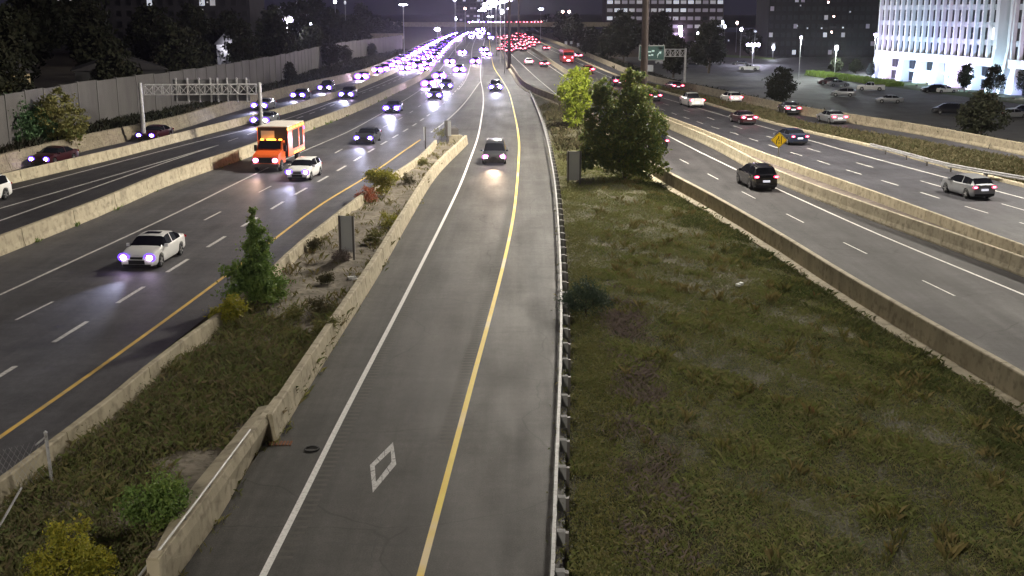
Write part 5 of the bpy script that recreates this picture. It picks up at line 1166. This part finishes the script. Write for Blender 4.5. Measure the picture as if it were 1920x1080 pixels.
# entrance recess with dark glazing, then the next wing
b = MB(); b.box(*WB(FL+.9, FL+4.6, -24, -3.0, 0, HT)); part('recess_wall', b, span, wb)
for k in range(6): b = MB(); b.box(*WB(FL+1.5, FL+4.2, -2.998, -2.9, 6.9+4.2*k, 10.6+4.2*k)); part('stair_window', b, simple('bronze_glass', (.035,.022,.02), .2), wb)
b = MB(); b.box(*WB(FL+1.5, FL+4.2, -2.998, -2.9, .1, 4.9)); part('entrance_door', b, simple('entrance_glass', (.03,.02,.02), .2), wb)
for x0 in (FL+.02+.1, FL+4.7):
    a0, a1 = sorted((sgn*1.6, sgn*-3.0)); c0, c1 = sorted((sgn*.35, sgn*-3.0)); b = MB()
    b.mesh([(x0,a0,0),(x0+.9,a0,0),(x0+.9,a1,0),(x0,a1,0),(x0,c0,9),(x0+.9,c0,9),(x0+.9,c1,9),(x0,c1,9),(x0,c0,HT),(x0+.9,c0,HT),(x0+.9,c1,HT),(x0,c1,HT)], [(0,1,5,4),(1,2,6,5),(2,3,7,6),(3,0,4,7),(4,5,9,8),(5,6,10,9),(6,7,11,10),(7,4,8,11),(8,9,10,11)]); part('pier', b, white, wb)
X0 = FL + 5.7
b = MB(); b.box(*WB(X0, X0+26, -24, -.95, 6.9, HT)); part('wing_wall', b, span, wb)
b = MB(); b.box(*WB(X0, X0+26, -24, -3.2, 0, 5.2)); part('wing_lobby_wall', b, span, wb)
b = MB(); b.box(*WB(X0-.05, X0+26, -24, .35, 5.2, 6.9)); part('podium_band', b, white, wb)
for i in range(10): partd('fin', fd, wb, (X0 + .3 + i*bw, 0, 6.902))
for f in range(8):
    for i in range(9): partd('window', wd, wb, (X0+.3+(i+.5)*bw, 0, 7.0+3.6*f)); partd('spandrel', sd, wb, (X0+.3+(i+.5)*bw, 0, 9.48+3.6*f))
for k in range(4):
    c = X0 + 2 + 7.2*k; b = MB(); a0, a1 = sorted((sgn*.9, sgn*-1.4)); c0, c1 = sorted((sgn*.3, sgn*-1.4))
    b.mesh([(c-1.25,a0,0),(c+1.25,a0,0),(c+1.25,a1,0),(c-1.25,a1,0),(c-.85,c0,5.198),(c+.85,c0,5.198),(c+.85,c1,5.198),(c-.85,c1,5.198)], [(0,1,5,4),(1,2,6,5),(2,3,7,6),(3,0,4,7)]); part('column', b, white, wb)
# floodlights in the lawn
fc = [(.42,.5,1.0),(.85,.66,1.0),(.45,.62,1.0),(.55,.8,1.0)]
spots_x = [FL*t for t in (.04,.17,.335,.49,.64,.79,.93)] + [FL+3, X0+5.5, X0+13]
g = 'ground floodlights in front of the white building'
for i, xx in enumerate(spots_x):
    loc = np.array([math.cos(ang)*xx - math.sin(ang)*sgn*6.5, math.sin(ang)*xx + math.cos(ang)*sgn*6.5]) + A[:2]
    fl = thing('floodlight', 'small ground floodlight in the lawn washing the white building', 'floodlight', (loc[0], loc[1], -4), ang, g)
    b = MB(); b.box((-.25,-.15,.1),(.25,.15,.45)); part('housing', b, M['darksteel'], fl)
    b = MB(); y_ = -sgn*.16; b.box((-.2,min(y_,y_*1.1),.14),(.2,max(y_,y_*1.1),.41)); part('lens', b, M['lampviolet'], fl)
    l = bpy.data.lights.new('flood_beam', 'SPOT'); l.energy = 13000; l.color = fc[i % 4]; l.spot_size = R(130); l.spot_blend = 1; l.shadow_soft_size = .3
    o = bpy.data.objects.new('flood_beam', l); C.objects.link(o); o.parent = fl; o.location = (0, -sgn*.3, .5); o.rotation_euler = (R(90 + 38), 0, 0 if sgn < 0 else PI)
# lawn and hedge along the facade, far lit lawn strip
def along(xx, off): return np.array([math.cos(ang)*xx - math.sin(ang)*sgn*off, math.sin(ang)*xx + math.cos(ang)*sgn*off]) + A[:2]
q = [along(-14,14), along(FL+30,12), along(FL+30,.5), along(-14,.5)]
b = MB(); b.face([(p[0],p[1],-3.95) for p in q]); b.build('lawn', noisy('lawn_soil', (.045,.07,.02), (.08,.11,.03), .8, .95), kind='structure')
Pn = []
for i in range(2600):
    xx = rng.uniform(-14, FL*.62); of = rng.uniform(9.5, 12.5); p = along(xx, of); Pn.append((p[0], p[1], -3.95))
hd = link('hedge', blades('hedge', np.array(Pn), rng.uniform(.7,1.5,2600), .3, leafy('hedge_leaves', [(.06,.10,.02),(.10,.14,.03),(.05,.08,.02)], .7, .6, .2), 7, .5, .3)); tag(hd, 'long rough hedge between the lot and the white building', 'hedge')
b = MB(); b.face([at(1330,106,-3.95), at(1455,112,-3.95), at(1452,108,-3.95), at(1340,101,-3.95)]); b.build('far_lawn', noisy('far_lawn_grass', (.06,.10,.02), (.10,.14,.03), .3, .95), kind='structure')

# ------------------------------------------------------------------ dark office block, towers and houses with lit windows
def block(name, label, x0, w, y, dp, z, floors, fh, nb, lit, mat, wz=(.9,2.5), rz=0, wfrac=.74, seed=1):
    rd = random.Random(seed); root = thing(name, label, 'building', (x0, y, z), rz); Hh = floors*fh + 1
    b = MB(); b.box((0,0,0),(w,dp,Hh)); part('wall', b, mat, root)
    b = MB(); b.box((w*.3,dp*.3,Hh+.002),(w*.55,dp*.6,Hh+3)); part('roof_plant_room', b, mat, root)
    bw_ = w / nb; wm_ = MB(); wm_.box((-bw_*wfrac/2,-.06,0),(bw_*wfrac/2,-.004,wz[1]-wz[0]))
    ds = {k: wm_.data('window', M[k]) for k in ('windark','windim','winmid','winlit')}
    for f in range(floors):
        b = MB(); b.box((-.1,-.16,f*fh+fh-.35),(w+.1,-.062,f*fh+fh-.2)); part('ledge', b, mat, root)
        for i in range(nb):
            r_ = rd.random(); p = lit(f, i); k = 'winlit' if r_ < p*.22 else ('winmid' if r_ < p*.5 else ('windim' if r_ < p*1.3 else 'windark'))
            partd('window', ds[k], root, ((i+.5)*bw_, 0, f*fh+wz[0]))
    return root
dkw = noisy('dark_brick', (.05,.04,.045), (.075,.06,.065), .3, .9)
ax = (1132-960)/FOC*548
block('office_block', 'mid-rise office block with rows of lit windows beyond the lot', ax, 56, 550, 25, -4, 9, 3.75, 16, lambda f, i: (.95 if f == 6-1 or f == 4 else .75 if f == 5 else .55 if f in (3,) else .4) if f > 1 else .15, dkw, seed=4)
tx = (1428-960)/FOC*420
block('dark_tower', 'dark slab tower with few lit windows left of the white building', tx, 44, 420, 22, -4, 11, 3.1, 20, lambda f, i: .05, noisy('dark_concrete', (.014,.013,.014), (.022,.02,.02), .3, .9), wfrac=.6, seed=9)
block('apartment_block', 'unlit apartment block over the woods at top left', -135, 60, 330, 20, 1, 8, 3, 20, lambda f, i: .10 if f > 3 else 0, noisy('apartment_wall', (.03,.028,.035), (.045,.04,.05), .3, .9), wfrac=.5, seed=12)
block('far_tower', 'distant apartment tower behind the receding lamp row', -48, 30, 980, 20, 0, 9, 3.2, 10, lambda f, i: .12, noisy('far_wall', (.05,.045,.055), (.06,.055,.065), .3, .9), seed=5)
def tag_sign(lb, px0, px1, py0, py1, y, mat, cat='lit sign'):
    k = y / FOC; zz = lambda p: CAM_H - (p - HORIZON) * k; t = MB(); t.box((-(px1-px0)*k/2,0,0),((px1-px0)*k/2,.4,zz(py0)-zz(py1))); t.box((-(px1-px0)*k/2-.1,.4,-.1),((px1-px0)*k/2+.1,.6,zz(py0)-zz(py1)+.1), 1)
    tag(t.build('illuminated_sign', [mat, M['darksteel']], loc=(((px0+px1)/2-960)*k, y, zz(py1))), lb, cat)
tag_sign('tall narrow white sign glowing on the office block front', 1265, 1271, 47, 73, 549, M['lens'])
# houses at left
def house(label, x, y, w, d_, h, rh, rz, wall, z=1.2, lit=None):
    root = thing('house', label, 'house', (x, y, z), rz); b = MB(); b.box((-w/2,-d_/2,0),(w/2,d_/2,h)); part('wall', b, wall, root)
    b = MB(); e = .4; V = [(-w/2-e,-d_/2-e,h-.1),(w/2+e,-d_/2-e,h-.1),(w/2+e,d_/2+e,h-.1),(-w/2-e,d_/2+e,h-.1),(0,-d_/2-e,h+rh),(0,d_/2+e,h+rh)]
    b.mesh(V, [(0,4,5,3),(1,2,5,4),(0,1,4),(3,5,2),(0,3,2,1)]); part('roof', b, simple('shingle', (.025,.023,.026), .9), root)
    b = MB(); b.box((-.5,-d_/2-.06,0),(.5,-d_/2-.004,2.1)); part('door', b, M['windark'], root)
    for s in (-1,1): b = MB(); b.box((s*w*.3-.6,-d_/2-.06,1.0),(s*w*.3+.6,-d_/2-.004,2.2)); part('window', b, M[lit or 'windark'], root)
    if lit: b = MB(); b.box((-.22,-d_/2-.3,h-.3),(.22,-d_/2-.1,h+.1)); part('porch_lamp', b, M['lampviolet'], root); point(root, (0,-d_/2-1.2,h-.2), 900, (.9,.9,1), .2)
    return root
hw_ = simple('siding', (.25,.24,.25), .8)
def hx(px, y): return (px-960)/FOC*y
house('small gabled house with a glaring porch lamp above the noise wall', hx(451,205), 205, 4.6, 7, 5.6, 2.6, 0, hw_, lit='windim')
house('dark gabled house barely visible over the noise wall', hx(237,150), 150, 11, 9, 4.0, 1.8, R(20), simple('dark_siding', (.02,.02,.022), .9))
hs = house('house with a warmly lit flank at the left edge', hx(-8,125), 125, 6, 8, 4.6, 2, 0, simple('warm_siding', (.35,.28,.16), .9)); point(hs, (2.5,-5.5,3.6), 2600, (1,.8,.35), .2)
for i, (px, py) in enumerate([(135,1),(157,1),(220,24),(6,26),(393,3),(406,5),(396,18),(395,39),(405,39)]):
    tag_sign('small lit window or lamp scattered in the dark at the top left', px-.9, px+.9, py-1.1, py+1.1, 240+8*i, M['winmid'], 'lamp')
for o in [o for o in scene.objects if o.name.startswith('illuminated_sign') and o.get('category') == 'lamp']: o['group'] = 'scattered small lights at the top left'
for i, (px, py, dd) in enumerate([(1545,58,300),(1500,51,330),(1485,11,400),(1535,5,400),(1576,22,350),(1526,51,330),(1547,30,300),(1565,50,300),(1481,47,330),(1335,61,350),(1334,83,350),(1357,73,350)]):
    tag_sign('small lamp or lit window scattered in the dark beyond the lot', px-.9, px+.9, py-1.2, py+1.2, dd, M['winlit' if i % 3 else 'lampwarm'], 'lamp')
    
g = 'stacked lamps in front of the office block'
for py in (60, 71, 83): tag_sign('one of three white lamps stacked before the office block', 1298.5, 1302.5, py-2, py+2, 500, M['lamp'], 'lamp')
for o in scene.objects:
    if o.name.startswith('illuminated_sign') and o.get('label','').startswith('small lamp or lit'): o['group'] = 'scattered small lights beyond the lot'
    if o.name.startswith('illuminated_sign') and o.get('label','').startswith('one of three'): o['group'] = g

# ------------------------------------------------------------------ thin haze added to give the lamps a bloom-like glow
hz = MB(); hz.box((-2200, -140, -6), (2200, 3500, 75))
hm = bpy.data.materials.new('haze'); hm.use_nodes = True; nt = hm.node_tree
for n_ in list(nt.nodes):
    if n_.type == 'BSDF_PRINCIPLED': nt.nodes.remove(n_)
pv = nt.nodes.new('ShaderNodeVolumePrincipled'); pv.inputs['Color'].default_value = (.82, .80, .95, 1); pv.inputs['Density'].default_value = HAZE; pv.inputs['Anisotropy'].default_value = HAZE_G
nt.links.new(pv.outputs[0], [n_ for n_ in nt.nodes if n_.type == 'OUTPUT_MATERIAL'][0].inputs['Volume'])
hz.build('haze', hm, kind='stuff', label='thin haze added to spread a glow around the lamps')
